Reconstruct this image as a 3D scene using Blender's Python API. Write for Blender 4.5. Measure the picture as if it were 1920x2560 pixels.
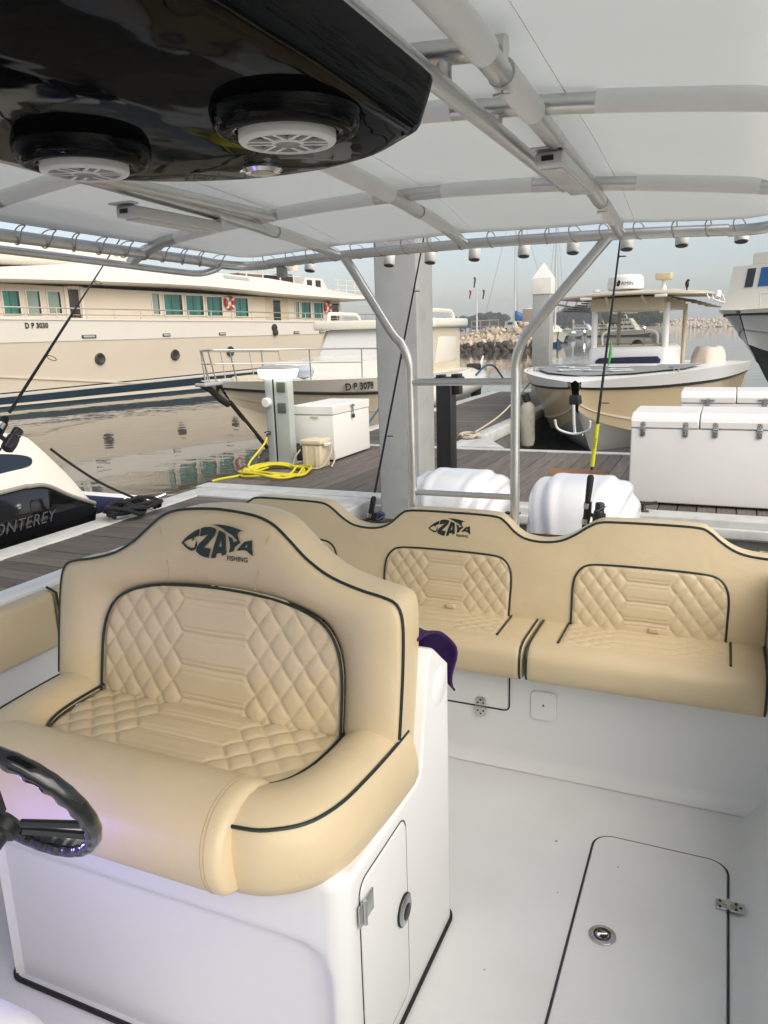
import bpy, bmesh, math, random
from mathutils import Matrix, Vector
for o in list(bpy.data.objects): bpy.data.objects.remove(o)
SC = bpy.context.scene
COL = SC.collection
rad = math.radians
rnd = random.Random(7)

# ------------------------------------------------------------------ camera
cd = bpy.data.cameras.new('camera'); cam = bpy.data.objects.new('camera', cd); COL.objects.link(cam)
cd.sensor_fit = 'VERTICAL'; cd.sensor_height = 24.0; cd.lens = 1905 / 2560 * 24.0
cd.clip_start = 0.02; cd.clip_end = 5000
ROT = Matrix(((0.9151515, -0.0660915, 0.3976552), (0.4020518, 0.2210819, -0.8885252), (-0.0291904, 0.9730132, 0.2288956)))
cam.matrix_world = Matrix.Translation((0, 0, 1.62)) @ ROT.to_4x4()
SC.camera = cam

# ------------------------------------------------------------------ sky, sun, exposure
SUN_EL, SUN_AZ = rad(42), rad(116)          # azimuth clockwise from +Y (the stern): low sun off the right, slightly behind the camera
wd = bpy.data.worlds.new('World'); SC.world = wd; wd.use_nodes = True
nt = wd.node_tree; nt.nodes.clear()
sky = nt.nodes.new('ShaderNodeTexSky'); sky.sky_type = 'NISHITA'; sky.sun_disc = False
sky.sun_elevation = SUN_EL; sky.sun_rotation = SUN_AZ
sky.air_density = 1.0; sky.dust_density = 1.9; sky.ozone_density = 1.0; sky.altitude = 0
hs = nt.nodes.new('ShaderNodeHueSaturation'); hs.inputs['Saturation'].default_value = 0.6
bg = nt.nodes.new('ShaderNodeBackground'); bg.inputs['Strength'].default_value = 0.068
wo = nt.nodes.new('ShaderNodeOutputWorld')
nt.links.new(sky.outputs[0], hs.inputs['Color']); nt.links.new(hs.outputs[0], bg.inputs[0]); nt.links.new(bg.outputs[0], wo.inputs[0])
sl = bpy.data.lights.new('sun', 'SUN'); sl.energy = 1.45; sl.angle = rad(75); sl.color = (1.0, 0.90, 0.77)
sun = bpy.data.objects.new('sun', sl); COL.objects.link(sun)
sd = Vector((math.sin(SUN_AZ) * math.cos(SUN_EL), math.cos(SUN_AZ) * math.cos(SUN_EL), math.sin(SUN_EL)))
sun.rotation_euler = sd.to_track_quat('Z', 'Y').to_euler()
vs = SC.view_settings
SC.display_settings.display_device = 'sRGB'
vs.view_transform = 'Standard'; vs.look = 'None'; vs.gamma = 1.0; vs.use_curve_mapping = False
vs.exposure = 1.32
SC.cycles.caustics_reflective = False; SC.cycles.caustics_refractive = False
SC.cycles.max_bounces = 8; SC.cycles.glossy_bounces = 3; SC.cycles.transmission_bounces = 5

# ------------------------------------------------------------------ materials
def lin(r, g, b):
    f = lambda c: (c / 255 / 12.92) if c / 255 <= 0.04045 else ((c / 255 + 0.055) / 1.055) ** 2.4
    return (f(r), f(g), f(b))
def mat(name, col, rough=0.5, metal=0.0, var=0.0, vs_=3.0, bump=0.0, bs=300.0, coat=0.0, emit=0.0, rnd_v=0.0, stretch=None, spec=None, dirt=None, coords='Object', ecol=None, wrinkle=None):
    m = bpy.data.materials.new(name); m.use_nodes = True
    n = m.node_tree.nodes; l = m.node_tree.links; b = n['Principled BSDF']
    b.inputs['Base Color'].default_value = (*col, 1); b.inputs['Roughness'].default_value = rough; b.inputs['Metallic'].default_value = metal
    if coat: b.inputs['Coat Weight'].default_value = coat; b.inputs['Coat Roughness'].default_value = 0.06
    if spec is not None: b.inputs['Specular IOR Level'].default_value = spec
    if emit: b.inputs['Emission Color'].default_value = (*(ecol or col), 1); b.inputs['Emission Strength'].default_value = emit
    tc = n.new('ShaderNodeTexCoord'); src = tc.outputs[coords]
    if stretch:
        mp = n.new('ShaderNodeMapping'); mp.inputs['Scale'].default_value = stretch; l.new(src, mp.inputs[0]); src = mp.outputs[0]
    cur = None
    if var:
        t = n.new('ShaderNodeTexNoise'); t.inputs['Scale'].default_value = vs_; t.inputs['Detail'].default_value = 6; t.inputs['Roughness'].default_value = 0.62
        l.new(src, t.inputs['Vector'])
        r = n.new('ShaderNodeMapRange'); r.inputs[1].default_value = 0.25; r.inputs[2].default_value = 0.75; r.inputs[3].default_value = 1 - var; r.inputs[4].default_value = 1 + var
        l.new(t.outputs['Fac'], r.inputs[0])
        mx = n.new('ShaderNodeMix'); mx.data_type = 'RGBA'; mx.blend_type = 'MULTIPLY'; mx.inputs[0].default_value = 1
        mx.inputs[6].default_value = (*col, 1); l.new(r.outputs[0], mx.inputs[7]); cur = mx.outputs[2]
        rr = n.new('ShaderNodeMapRange'); rr.inputs[3].default_value = max(0.02, rough * 0.8); rr.inputs[4].default_value = min(1, rough * 1.2)
        l.new(t.outputs['Fac'], rr.inputs[0]); l.new(rr.outputs[0], b.inputs['Roughness'])
    if dirt:
        t = n.new('ShaderNodeTexNoise'); t.inputs['Scale'].default_value = dirt[1]; t.inputs['Detail'].default_value = 8; l.new(src, t.inputs['Vector'])
        r = n.new('ShaderNodeMapRange'); r.inputs[1].default_value = dirt[2]; r.inputs[2].default_value = dirt[2] + 0.30; l.new(t.outputs['Fac'], r.inputs[0])
        ml = n.new('ShaderNodeMath'); ml.operation = 'MULTIPLY'; ml.inputs[1].default_value = dirt[3]; l.new(r.outputs[0], ml.inputs[0])
        mx = n.new('ShaderNodeMix'); mx.data_type = 'RGBA'; l.new(ml.outputs[0], mx.inputs[0])
        if cur: l.new(cur, mx.inputs[6])
        else: mx.inputs[6].default_value = (*col, 1)
        mx.inputs[7].default_value = (*dirt[0], 1); cur = mx.outputs[2]
    if rnd_v:
        oi = n.new('ShaderNodeObjectInfo'); r = n.new('ShaderNodeMapRange'); r.inputs[3].default_value = 1 - rnd_v; r.inputs[4].default_value = 1 + rnd_v
        l.new(oi.outputs['Random'], r.inputs[0])
        mx = n.new('ShaderNodeMix'); mx.data_type = 'RGBA'; mx.blend_type = 'MULTIPLY'; mx.inputs[0].default_value = 1
        if cur: l.new(cur, mx.inputs[6])
        else: mx.inputs[6].default_value = (*col, 1)
        l.new(r.outputs[0], mx.inputs[7]); cur = mx.outputs[2]
    if cur: l.new(cur, b.inputs['Base Color'])
    if bump:
        t = n.new('ShaderNodeTexNoise'); t.inputs['Scale'].default_value = bs; t.inputs['Detail'].default_value = 4; l.new(src, t.inputs['Vector'])
        bp = n.new('ShaderNodeBump'); bp.inputs['Strength'].default_value = bump; bp.inputs['Distance'].default_value = 0.002
        l.new(t.outputs['Fac'], bp.inputs['Height']); l.new(bp.outputs[0], b.inputs['Normal'])
        if wrinkle:
            t2 = n.new('ShaderNodeTexNoise'); t2.inputs['Scale'].default_value = wrinkle[1]; t2.inputs['Detail'].default_value = 3; t2.inputs['Distortion'].default_value = 0.6; l.new(src, t2.inputs['Vector'])
            b2 = n.new('ShaderNodeBump'); b2.inputs['Strength'].default_value = wrinkle[0]; b2.inputs['Distance'].default_value = 0.01
            l.new(t2.outputs['Fac'], b2.inputs['Height']); l.new(b2.outputs[0], bp.inputs['Normal'])
    return m

LEATHER = mat('leather_cream', (0.615, 0.50, 0.315), 0.38, var=0.06, vs_=3.5, bump=0.25, bs=900, wrinkle=(0.32, 9))
PIPING = mat('piping_dark_green', (0.008, 0.022, 0.018), 0.4)
STITCH = mat('stitch_thread', (0.47, 0.365, 0.22), 0.8)
GEL = mat('gelcoat_white', (0.80, 0.80, 0.785), 0.30)
SOLE = mat('nonskid_white', (0.76, 0.775, 0.77), 0.5, var=0.045, vs_=2.2, bump=0.35, bs=420, dirt=((0.60, 0.58, 0.52), 3.5, 0.50, 0.30))
BLACKGLOSS = bpy.data.materials.new('black_gelcoat'); BLACKGLOSS.use_nodes = True
_n = BLACKGLOSS.node_tree.nodes; _l = BLACKGLOSS.node_tree.links
_d = _n.new('ShaderNodeBsdfDiffuse'); _d.inputs[0].default_value = (0.003, 0.003, 0.0035, 1)
_g = _n.new('ShaderNodeBsdfGlossy'); _g.inputs[0].default_value = (0.26, 0.27, 0.27, 1); _g.inputs['Roughness'].default_value = 0.035
_t = _n.new('ShaderNodeTexNoise'); _t.inputs['Scale'].default_value = 6; _b = _n.new('ShaderNodeBump'); _b.inputs['Strength'].default_value = 0.12; _b.inputs['Distance'].default_value = 0.01
_l.new(_t.outputs['Fac'], _b.inputs['Height']); _l.new(_b.outputs[0], _g.inputs['Normal'])
_f = _n.new('ShaderNodeFresnel'); _f.inputs[0].default_value = 1.45; _m = _n.new('ShaderNodeMixShader')
_l.new(_f.outputs[0], _m.inputs[0]); _l.new(_d.outputs[0], _m.inputs[1]); _l.new(_g.outputs[0], _m.inputs[2]); _l.new(_m.outputs[0], _n['Material Output'].inputs[0])
ALU = mat('anodised_aluminium', (0.62, 0.62, 0.60), 0.34, metal=0.95, var=0.10, vs_=9, bump=0.08, bs=160)
STEEL = mat('stainless_steel', (0.60, 0.60, 0.58), 0.22, metal=1.0, var=0.08, vs_=40)
WHITEPL = mat('white_plastic', (0.74, 0.74, 0.72), 0.38, var=0.03, vs_=12)
GREYPL = mat('grey_plastic', (0.30, 0.30, 0.27), 0.5)
BLACKPL = mat('black_plastic', (0.012, 0.012, 0.013), 0.42, var=0.15, vs_=30)
BLACKRUB = mat('black_rubber', (0.010, 0.010, 0.010), 0.7)
ENGW = mat('engine_white', (0.76, 0.77, 0.79), 0.16, coat=0.4)
PURPLE = mat('purple_towel', (0.030, 0.004, 0.075), 0.95, bump=0.8, bs=500)
TIMBER = mat('weathered_planks', (0.175, 0.150, 0.128), 0.75, var=0.42, vs_=6, bump=0.7, bs=60, rnd_v=0.30, stretch=(1, 1, 1))
TIMBER_X = mat('weathered_planks_long_x', (0.105, 0.092, 0.080), 0.75, var=0.45, vs_=5, bump=0.7, bs=40, rnd_v=0.28, stretch=(0.7, 9, 9))
TIMBER_Y = mat('weathered_planks_long_y', (0.125, 0.108, 0.092), 0.75, var=0.45, vs_=5, bump=0.7, bs=40, rnd_v=0.28, stretch=(9, 0.7, 9))
BROWN = mat('brown_timber', (0.26, 0.13, 0.055), 0.6, var=0.3, vs_=8, stretch=(1, 8, 8))
CONC = mat('pontoon_edge', (0.50, 0.51, 0.49), 0.7, var=0.16, vs_=7, bump=0.4, bs=90, dirt=((0.22, 0.21, 0.18), 5, 0.55, 0.5))
CONCDARK = mat('pontoon_side', (0.13, 0.13, 0.12), 0.8, var=0.4, vs_=5)
PILE = mat('pile_grey_paint', (0.34, 0.345, 0.335), 0.6, var=0.09, vs_=5, bump=0.25, bs=60, dirt=((0.17, 0.165, 0.15), 6, 0.55, 0.5))
ALGAE = mat('algae', (0.075, 0.07, 0.022), 0.9, var=0.5, vs_=14, bump=1.0, bs=40)
PILECAP = mat('pile_cap_white', (0.72, 0.71, 0.66), 0.5, var=0.06, vs_=5)
YCREAM = mat('yacht_cream', (0.64, 0.56, 0.45), 0.3, var=0.04, vs_=0.35, coat=0.2)
YWHITE = mat('yacht_white', (0.68, 0.64, 0.57), 0.35, var=0.025, vs_=0.8)
NAVY = mat('navy_stripe', (0.005, 0.022, 0.040), 0.3, var=0.2, vs_=2)
TEAL = mat('teal_glass', (0.028, 0.155, 0.13), 0.12, var=0.5, vs_=2.2, coat=0.4, stretch=(1, 2.5, 0.2))
TEALPALE = mat('teal_glass_curtained', (0.22, 0.30, 0.25), 0.15, var=0.15, vs_=1.5, coat=0.4)
DARKGLASS = mat('dark_glass', (0.012, 0.013, 0.014), 0.08, coat=0.5)
BROWNDOOR = mat('dark_brown_door', (0.045, 0.028, 0.022), 0.35)
RED = mat('lifebuoy_red', (0.42, 0.035, 0.02), 0.5)
CHROMISH = mat('rail_steel', (0.55, 0.53, 0.48), 0.3, metal=0.8)
INK = mat('black_lettering', (0.012, 0.012, 0.014), 0.5)
DARKMETAL = mat('dark_metal', (0.05, 0.045, 0.04), 0.4, metal=0.5)
TAN = mat('hull_tan', (0.60, 0.475, 0.30), 0.25, var=0.05, vs_=1.5, coat=0.4)
HULLCREAM = mat('hull_cream', (0.66, 0.58, 0.44), 0.3, var=0.04, vs_=1, coat=0.3)
HULLGREY = mat('hull_grey_white', (0.56, 0.57, 0.56), 0.3, var=0.04, vs_=1, coat=0.3)
ANTIFOUL = mat('antifouling_dark', (0.012, 0.014, 0.018), 0.6)
MGREY = mat('foam_deck_grey', (0.24, 0.26, 0.265), 0.85, bump=0.4, bs=200)
NAVYCUSH = mat('navy_cushion', (0.006, 0.010, 0.045), 0.7)
BEIGE = mat('beige_underside', (0.56, 0.48, 0.34), 0.5, var=0.05, vs_=3)
PINKCLOTH = mat('pale_cover_cloth', (0.62, 0.54, 0.48), 0.9, var=0.1, vs_=6)
BLUE = mat('blue_paint', (0.010, 0.10, 0.30), 0.4)
BLUECLOTH = mat('blue_canvas', (0.008, 0.075, 0.22), 0.85)
DARKBLUECLOTH = mat('navy_cloth', (0.006, 0.012, 0.045), 0.9)
MBLACK = mat('black_hull', (0.006, 0.006, 0.007), 0.08, coat=0.8)
MSILVER = mat('silver_lettering', (0.075, 0.078, 0.08), 0.4)
MWHITE = mat('boat_white', (0.78, 0.74, 0.64), 0.22, coat=0.4, var=0.02, vs_=2)
HOSE = mat('yellow_hose', (0.62, 0.53, 0.015), 0.4)
ROPEW = mat('rope_tan', (0.48, 0.42, 0.32), 0.9, bump=1.0, bs=180)
ROPEB = mat('rope_black', (0.010, 0.010, 0.012), 0.9, bump=1.0, bs=180)
ROPEBLUE = mat('rope_blue', (0.012, 0.09, 0.19), 0.8)
BOXW = mat('dock_box_white', (0.79, 0.77, 0.73), 0.4, var=0.03, vs_=3)
COOLER = mat('cooler_beige', (0.66, 0.57, 0.40), 0.5, var=0.05, vs_=8)
PEDGREY = mat('pedestal_grey', (0.36, 0.38, 0.37), 0.45, var=0.05, vs_=5)
LAMP = mat('lit_lamp', (0.92, 1.0, 0.88), 0.4, emit=2.6)
ROCK = mat('rock_pale', (0.47, 0.39, 0.29), 0.9, var=0.35, vs_=1.6, bump=1.0, bs=6, rnd_v=0.22)
ROCKWET = mat('rock_wet', (0.055, 0.042, 0.028), 0.7, var=0.4, vs_=1.6, rnd_v=0.3)
LEAF = mat('foliage', (0.050, 0.062, 0.034), 0.9, rnd_v=0.25, var=0.3, vs_=0.4)
BARK = mat('bark', (0.06, 0.045, 0.03), 0.9)
SAND = mat('far_shore', (0.34, 0.29, 0.22), 0.9, var=0.2, vs_=0.05)
FENDER = mat('fender_white', (0.50, 0.47, 0.38), 0.5, var=0.15, vs_=10, dirt=((0.25, 0.2, 0.14), 14, 0.55, 0.6))
YELROD = mat('rod_yellow', (0.62, 0.62, 0.02), 0.4)
LURE = mat('lure_green', (0.10, 0.55, 0.12), 0.4)
FLAGG = mat('flag_green', (0.03, 0.07, 0.05), 0.9)
FLAGR = mat('flag_red', (0.35, 0.02, 0.03), 0.9)
LEDBLUE = mat('blue_led', (0.02, 0.03, 1.0), 0.4, emit=6.0)

# canvas: lets some daylight through
CANVAS = mat('canopy_canvas', (0.80, 0.81, 0.79), 0.85, var=0.03, vs_=2, bump=0.3, bs=350, wrinkle=(0.35, 5))
_n = CANVAS.node_tree.nodes; _l = CANVAS.node_tree.links
_t = _n.new('ShaderNodeBsdfTranslucent'); _t.inputs[0].default_value = (0.82, 0.84, 0.83, 1)
_m = _n.new('ShaderNodeMixShader'); _m.inputs[0].default_value = 0.54
_l.new(_n['Principled BSDF'].outputs[0], _m.inputs[1]); _l.new(_t.outputs[0], _m.inputs[2]); _l.new(_m.outputs[0], _n['Material Output'].inputs[0])
SLEEVE = mat('sleeve_canvas', (0.86, 0.87, 0.85), 0.8, var=0.02, vs_=6, bump=0.3, bs=350)
# clear vinyl / windscreen
GLASS = bpy.data.materials.new('tinted_screen'); GLASS.use_nodes = True
_n = GLASS.node_tree.nodes; _l = GLASS.node_tree.links
_a = _n.new('ShaderNodeBsdfTransparent'); _a.inputs[0].default_value = (0.72, 0.75, 0.70, 1)
_g = _n.new('ShaderNodeBsdfGlossy'); _g.inputs['Roughness'].default_value = 0.05
_m = _n.new('ShaderNodeMixShader'); _m.inputs[0].default_value = 0.10
_l.new(_a.outputs[0], _m.inputs[1]); _l.new(_g.outputs[0], _m.inputs[2]); _l.new(_m.outputs[0], _n['Material Output'].inputs[0])
# harbour water: near-mirror with low ripples
WATER = bpy.data.materials.new('harbour_water'); WATER.use_nodes = True
_n = WATER.node_tree.nodes; _l = WATER.node_tree.links; _b = _n['Principled BSDF']
_b.inputs['Base Color'].default_value = (0.075, 0.078, 0.062, 1); _b.inputs['Roughness'].default_value = 0.025; _b.inputs['IOR'].default_value = 1.48
_tc = _n.new('ShaderNodeTexCoord')
_h = []
for sc, det, wt, st in ((0.55, 3, 1.0, (1.0, 1.0, 1)), (2.2, 2, 0.16, (1.0, 1.0, 1)), (0.06, 2, 2.2, (1, 1, 1))):
    mp = _n.new('ShaderNodeMapping'); mp.inputs['Scale'].default_value = st; mp.inputs['Rotation'].default_value = (0, 0, 0.5); _l.new(_tc.outputs['Object'], mp.inputs[0])
    t = _n.new('ShaderNodeTexNoise'); t.inputs['Scale'].default_value = sc; t.inputs['Detail'].default_value = det; _l.new(mp.outputs[0], t.inputs['Vector'])
    ml = _n.new('ShaderNodeMath'); ml.operation = 'MULTIPLY'; ml.inputs[1].default_value = wt; _l.new(t.outputs['Fac'], ml.inputs[0]); _h.append(ml.outputs[0])
_s = _n.new('ShaderNodeMath'); _l.new(_h[0], _s.inputs[0]); _l.new(_h[1], _s.inputs[1])
_s2 = _n.new('ShaderNodeMath'); _l.new(_s.outputs[0], _s2.inputs[0]); _l.new(_h[2], _s2.inputs[1])
_bp = _n.new('ShaderNodeBump'); _bp.inputs['Strength'].default_value = 1.0; _bp.inputs['Distance'].default_value = 0.011
_l.new(_s2.outputs[0], _bp.inputs['Height']); _l.new(_bp.outputs[0], _b.inputs['Normal'])

# ------------------------------------------------------------------ helpers
BASE = {}
def thing(name, label, cat, loc=(0, 0, 0), rz=0.0, group=None, local=False):
    o = bpy.data.objects.new(name, None); COL.objects.link(o); o.empty_display_size = 0.2
    o.location = loc; o.rotation_euler = (0, 0, rz); o['label'] = label; o['category'] = cat
    if group: o['group'] = group
    BASE[o] = None if local else Vector(loc)
    return o
def tag(o, label=None, cat=None, group=None, kind=None):
    if label: o['label'] = label
    if cat: o['category'] = cat
    if group: o['group'] = group
    if kind: o['kind'] = kind
    return o
def link(name, me, m, parent=None):
    o = bpy.data.objects.new(name, me); COL.objects.link(o)
    if m is not None and len(me.materials) == 0: me.materials.append(m)
    if parent is not None:
        o.parent = parent
        b = BASE.get(parent)
        if b is not None: o.matrix_parent_inverse = Matrix.Translation(-b)
    return o
def inst(name, me, parent, loc, rot=(0, 0, 0), scale=(1, 1, 1)):
    o = bpy.data.objects.new(name, me); COL.objects.link(o); o.parent = parent
    b = BASE.get(parent)
    if b is not None: o.matrix_parent_inverse = Matrix.Translation(-b)
    o.location = loc; o.rotation_euler = rot; o.scale = scale
    return o
def finish(name, v, f, m, parent, ang=38, recalc=True):
    me = bpy.data.meshes.new(name); me.from_pydata(v, [], f); me.update()
    if recalc:
        b = bmesh.new(); b.from_mesh(me); bmesh.ops.recalc_face_normals(b, faces=b.faces); b.to_mesh(me); b.free()
    me.polygons.foreach_set('use_smooth', [True] * len(me.polygons))
    if ang: me.set_sharp_from_angle(angle=rad(ang))
    return me if m is None and parent == 'mesh' else link(name, me, m, parent)
def cr(pts, n=8, closed=False):
    """Catmull-Rom through the points."""
    P = [Vector(p) for p in pts]; N = len(P); out = []
    rng = range(N if closed else N - 1)
    for i in rng:
        if closed: a, b, c, d = P[i - 1], P[i], P[(i + 1) % N], P[(i + 2) % N]
        else: a, b, c, d = P[max(i - 1, 0)], P[i], P[i + 1], P[min(i + 2, N - 1)]
        for k in range(n):
            t = k / n
            out.append(0.5 * ((2 * b) + (c - a) * t + (2 * a - 5 * b + 4 * c - d) * t * t + (3 * b - a - 3 * c + d) * t ** 3))
    if not closed: out.append(P[-1].copy())
    return out
def lerp_tab(tab, x):
    if x <= tab[0][0]: return tab[0][1]
    for (a, b), (c, d) in zip(tab, tab[1:]):
        if x <= c: return b + (d - b) * (x - a) / (c - a)
    return tab[-1][1]
def sstep(x): x = max(0.0, min(1.0, x)); return x * x * (3 - 2 * x)
class G:
    def __init__(s): s.v = []; s.f = []
    def add(s, v, f):
        b = len(s.v); s.v += [tuple(p) for p in v]; s.f += [tuple(i + b for i in q) for q in f]; return s
    def box(s, x0, x1, y0, y1, z0, z1, T=None):
        v = [(x0, y0, z0), (x1, y0, z0), (x1, y1, z0), (x0, y1, z0), (x0, y0, z1), (x1, y0, z1), (x1, y1, z1), (x0, y1, z1)]
        if T: v = [T(*p) for p in v]
        return s.add(v, [(3, 2, 1, 0), (4, 5, 6, 7), (0, 1, 5, 4), (1, 2, 6, 5), (2, 3, 7, 6), (3, 0, 4, 7)])
    def tube(s, pts, r, n=10, closed=False, cap=True):
        P = [Vector(p) for p in pts]; N = len(P)
        R_ = r if isinstance(r, (list, tuple)) else [r] * N
        v = []; f = []; up = None
        for i in range(N):
            if closed: t = P[(i + 1) % N] - P[i - 1]
            else: t = P[min(i + 1, N - 1)] - P[max(i - 1, 0)]
            t.normalize()
            if up is None:
                up = Vector((0, 0, 1)) if abs(t.z) < 0.9 else Vector((1, 0, 0))
            up = (up - t * up.dot(t))
            if up.length < 1e-6: up = t.orthogonal()
            up.normalize(); sd_ = t.cross(up)
            for k in range(n):
                a = 2 * math.pi * k / n
                v.append(P[i] + (up * math.cos(a) + sd_ * math.sin(a)) * R_[i])
        for i in range(N if closed else N - 1):
            for k in range(n):
                a = i * n + k; b = i * n + (k + 1) % n; j = ((i + 1) % N) * n
                f.append((a, b, j + (k + 1) % n, j + k))
        if cap and not closed:
            f.append(tuple(range(n))[::-1]); f.append(tuple(range((N - 1) * n, N * n)))
        return s.add(v, f)
    def lathe(s, prof, c, n=24, axis='Z', T=None):
        v = []; f = []; m = len(prof)
        for k in range(n):
            a = 2 * math.pi * k / n
            for r, h in prof:
                x, y, z = r * math.cos(a), r * math.sin(a), h
                if axis == 'Y': x, y, z = x, z, y
                if axis == 'X': x, y, z = z, x, y
                p = Vector((x + c[0], y + c[1], z + c[2])); v.append(T(*p) if T else p)
        for k in range(n):
            for i in range(m - 1):
                a = k * m + i; b = ((k + 1) % n) * m + i
                f.append((a, b, b + 1, a + 1))
        if prof[0][0] > 1e-5: f.append(tuple(k * m for k in range(n)))
        if prof[-1][0] > 1e-5: f.append(tuple(k * m + m - 1 for k in range(n)))
        return s.add(v, f)
    def grid(s, rows, cu=False, cv=False):
        R_ = len(rows); C_ = len(rows[0]); v = [p for r in rows for p in r]; f = []
        for i in range(R_ if cv else R_ - 1):
            for j in range(C_ if cu else C_ - 1):
                f.append((i * C_ + j, i * C_ + (j + 1) % C_, ((i + 1) % R_) * C_ + (j + 1) % C_, ((i + 1) % R_) * C_ + j))
        return s.add(v, f)
    def prism(s, A, B):
        n = len(A); return s.add(list(A) + list(B), [tuple(range(n))[::-1], tuple(range(n, 2 * n))] + [(i, (i + 1) % n, n + (i + 1) % n, n + i) for i in range(n)])
    def build(s, name, m, parent=None, ang=38, recalc=True): return finish(name, s.v, s.f, m, parent, ang, recalc)
    def mesh(s, name, m, ang=38):
        me = finish(name, s.v, s.f, None, 'mesh', ang)
        me.materials.append(m); return me
def rbox(name, x0, x1, y0, y1, z0, z1, r, m, parent=None, seg=3, T=None):
    b = bmesh.new(); bmesh.ops.create_cube(b, size=1)
    for q in b.verts: q.co = ((x0 + x1) / 2 + q.co.x * (x1 - x0), (y0 + y1) / 2 + q.co.y * (y1 - y0), (z0 + z1) / 2 + q.co.z * (z1 - z0))
    if r: bmesh.ops.bevel(b, geom=list(b.edges), offset=r, segments=seg, profile=0.5, affect='EDGES')
    if T:
        for q in b.verts: q.co = T(*q.co)
    bmesh.ops.recalc_face_normals(b, faces=b.faces)
    me = bpy.data.meshes.new(name); b.to_mesh(me); b.free()
    me.polygons.foreach_set('use_smooth', [True] * len(me.polygons)); me.set_sharp_from_angle(angle=rad(50))
    return link(name, me, m, parent)
def fill(name, loops, m, parent, thick=None):
    """flat shape from 3-D loops (outer, holes)."""
    b = bmesh.new()
    for lp in loops:
        vv = [b.verts.new(p) for p in lp]
        for i in range(len(vv)): b.edges.new((vv[i], vv[(i + 1) % len(vv)]))
    bmesh.ops.triangle_fill(b, edges=list(b.edges), use_beauty=True, use_dissolve=False)
    if thick:
        g = bmesh.ops.extrude_face_region(b, geom=list(b.faces)); 
        bmesh.ops.translate(b, vec=thick, verts=[e for e in g['geom'] if isinstance(e, bmesh.types.BMVert)])
    bmesh.ops.recalc_face_normals(b, faces=b.faces)
    me = bpy.data.meshes.new(name); b.to_mesh(me); b.free()
    return link(name, me, m, parent)
def text(name, body, size, fn, m, parent, spacing=1.0, shear=0.0, align='LEFT', bold=0.0):
    cu = bpy.data.curves.new(name, 'FONT'); cu.body = body; cu.size = size; cu.space_character = spacing; cu.shear = shear; cu.align_x = align
    cu.resolution_u = 3; cu.extrude = 0.0; cu.offset = bold
    t = bpy.data.objects.new('tmp', cu); COL.objects.link(t)
    dg = bpy.context.evaluated_depsgraph_get()
    me = bpy.data.meshes.new_from_object(t.evaluated_get(dg))
    bpy.data.objects.remove(t); bpy.data.curves.remove(cu)
    for v in me.vertices: v.co = fn(v.co.x, v.co.y)
    me.name = name; me.materials.clear()
    return link(name, me, m, parent)
def offset_loop(L, d):
    """offset a closed 2-D loop inward (counter-clockwise loop) by d"""
    n = len(L); out = []
    for i in range(n):
        t = Vector(L[(i + 1) % n]) - Vector(L[i - 1]); t = Vector((t[0], t[1])); 
        if t.length < 1e-9: out.append(Vector(L[i])[:2]); continue
        t.normalize(); out.append((L[i][0] - t.y * d, L[i][1] + t.x * d))
    return out
def pad(name, L, fn, depth, rf, rb, m, parent, seg=4):
    """upholstered slab: closed ccw 2-D loop L, fn(a, b, d) -> world, rounded front and rear edges"""
    rows = []
    for k in range(seg + 1):
        a = math.pi / 2 * k / seg
        rows.append([fn(p[0], p[1], rf * (1 - math.cos(a))) for p in offset_loop(L, rf * (1 - math.sin(a)))])
    for k in range(seg + 1):
        a = math.pi / 2 * k / seg
        rows.append([fn(p[0], p[1], depth - rb + rb * math.sin(a)) for p in offset_loop(L, rb * (1 - math.cos(a)))])
    g = G(); g.grid(rows, cu=True); n = len(L)
    g.f.append(tuple(range(n))); g.f.append(tuple(range((len(rows) - 1) * n, len(rows) * n)))
    return g.build(name, m, parent, ang=45)
def tri(t): t = t - math.floor(t); return min(t, 1 - t)
def quilt_h(x, z, X0, a, b, A, z0):
    """height of a quilted panel: diamonds outside, flat hexagon bars in the middle"""
    zz = (z - z0) / b; xp = abs(x) - X0; zig = a * tri(zz)
    if xp > zig:
        u = xp / a + zz; w = xp / a - zz
        h = abs(math.sin(math.pi * u)) * abs(math.sin(math.pi * w))
        return A * min(1.0, 1.06 * h ** 0.34)
    d1 = tri(zz) * b; d2 = (zig - xp) * b / math.hypot(a, b)
    d = min(d1, d2)
    h = 1 - math.exp(-d / 0.006)
    h -= 0.30 * math.exp(-((d1 - 0.014) / 0.0028) ** 2) * (1 if d2 > 0.012 else 0)
    return A * 0.85 * h
def quilt(name, b0, b1, w, fn, m, parent, X0, a, b, A, z0, nu=150, nv=110, xc=0.0):
    rows = []
    for j in range(nv + 1):
        bb = b0 + (b1 - b0) * j / nv; ww = max(w(bb), 1e-4); row = []
        for i in range(nu + 1):
            x = -ww + 2 * ww * i / nu
            e = min(ww - abs(x), (bb - b0), (b1 - bb))
            jx = 0.0022 * math.sin(31 * bb + 17 * x + 3 * X0 * 50); jz = 0.0007 * math.sin(43 * x + 9 * bb)
            am = 1 + 0.16 * math.sin(19 * x + 2.0) * math.sin(23 * bb + 1.0)
            h = quilt_h(x + jx, bb + jz, X0, a, b, A * am, z0) * sstep(e / 0.014)
            row.append(fn(x + xc, bb, h))
        rows.append(row)
    return G().grid(rows).build(name, m, parent, ang=None)

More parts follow.
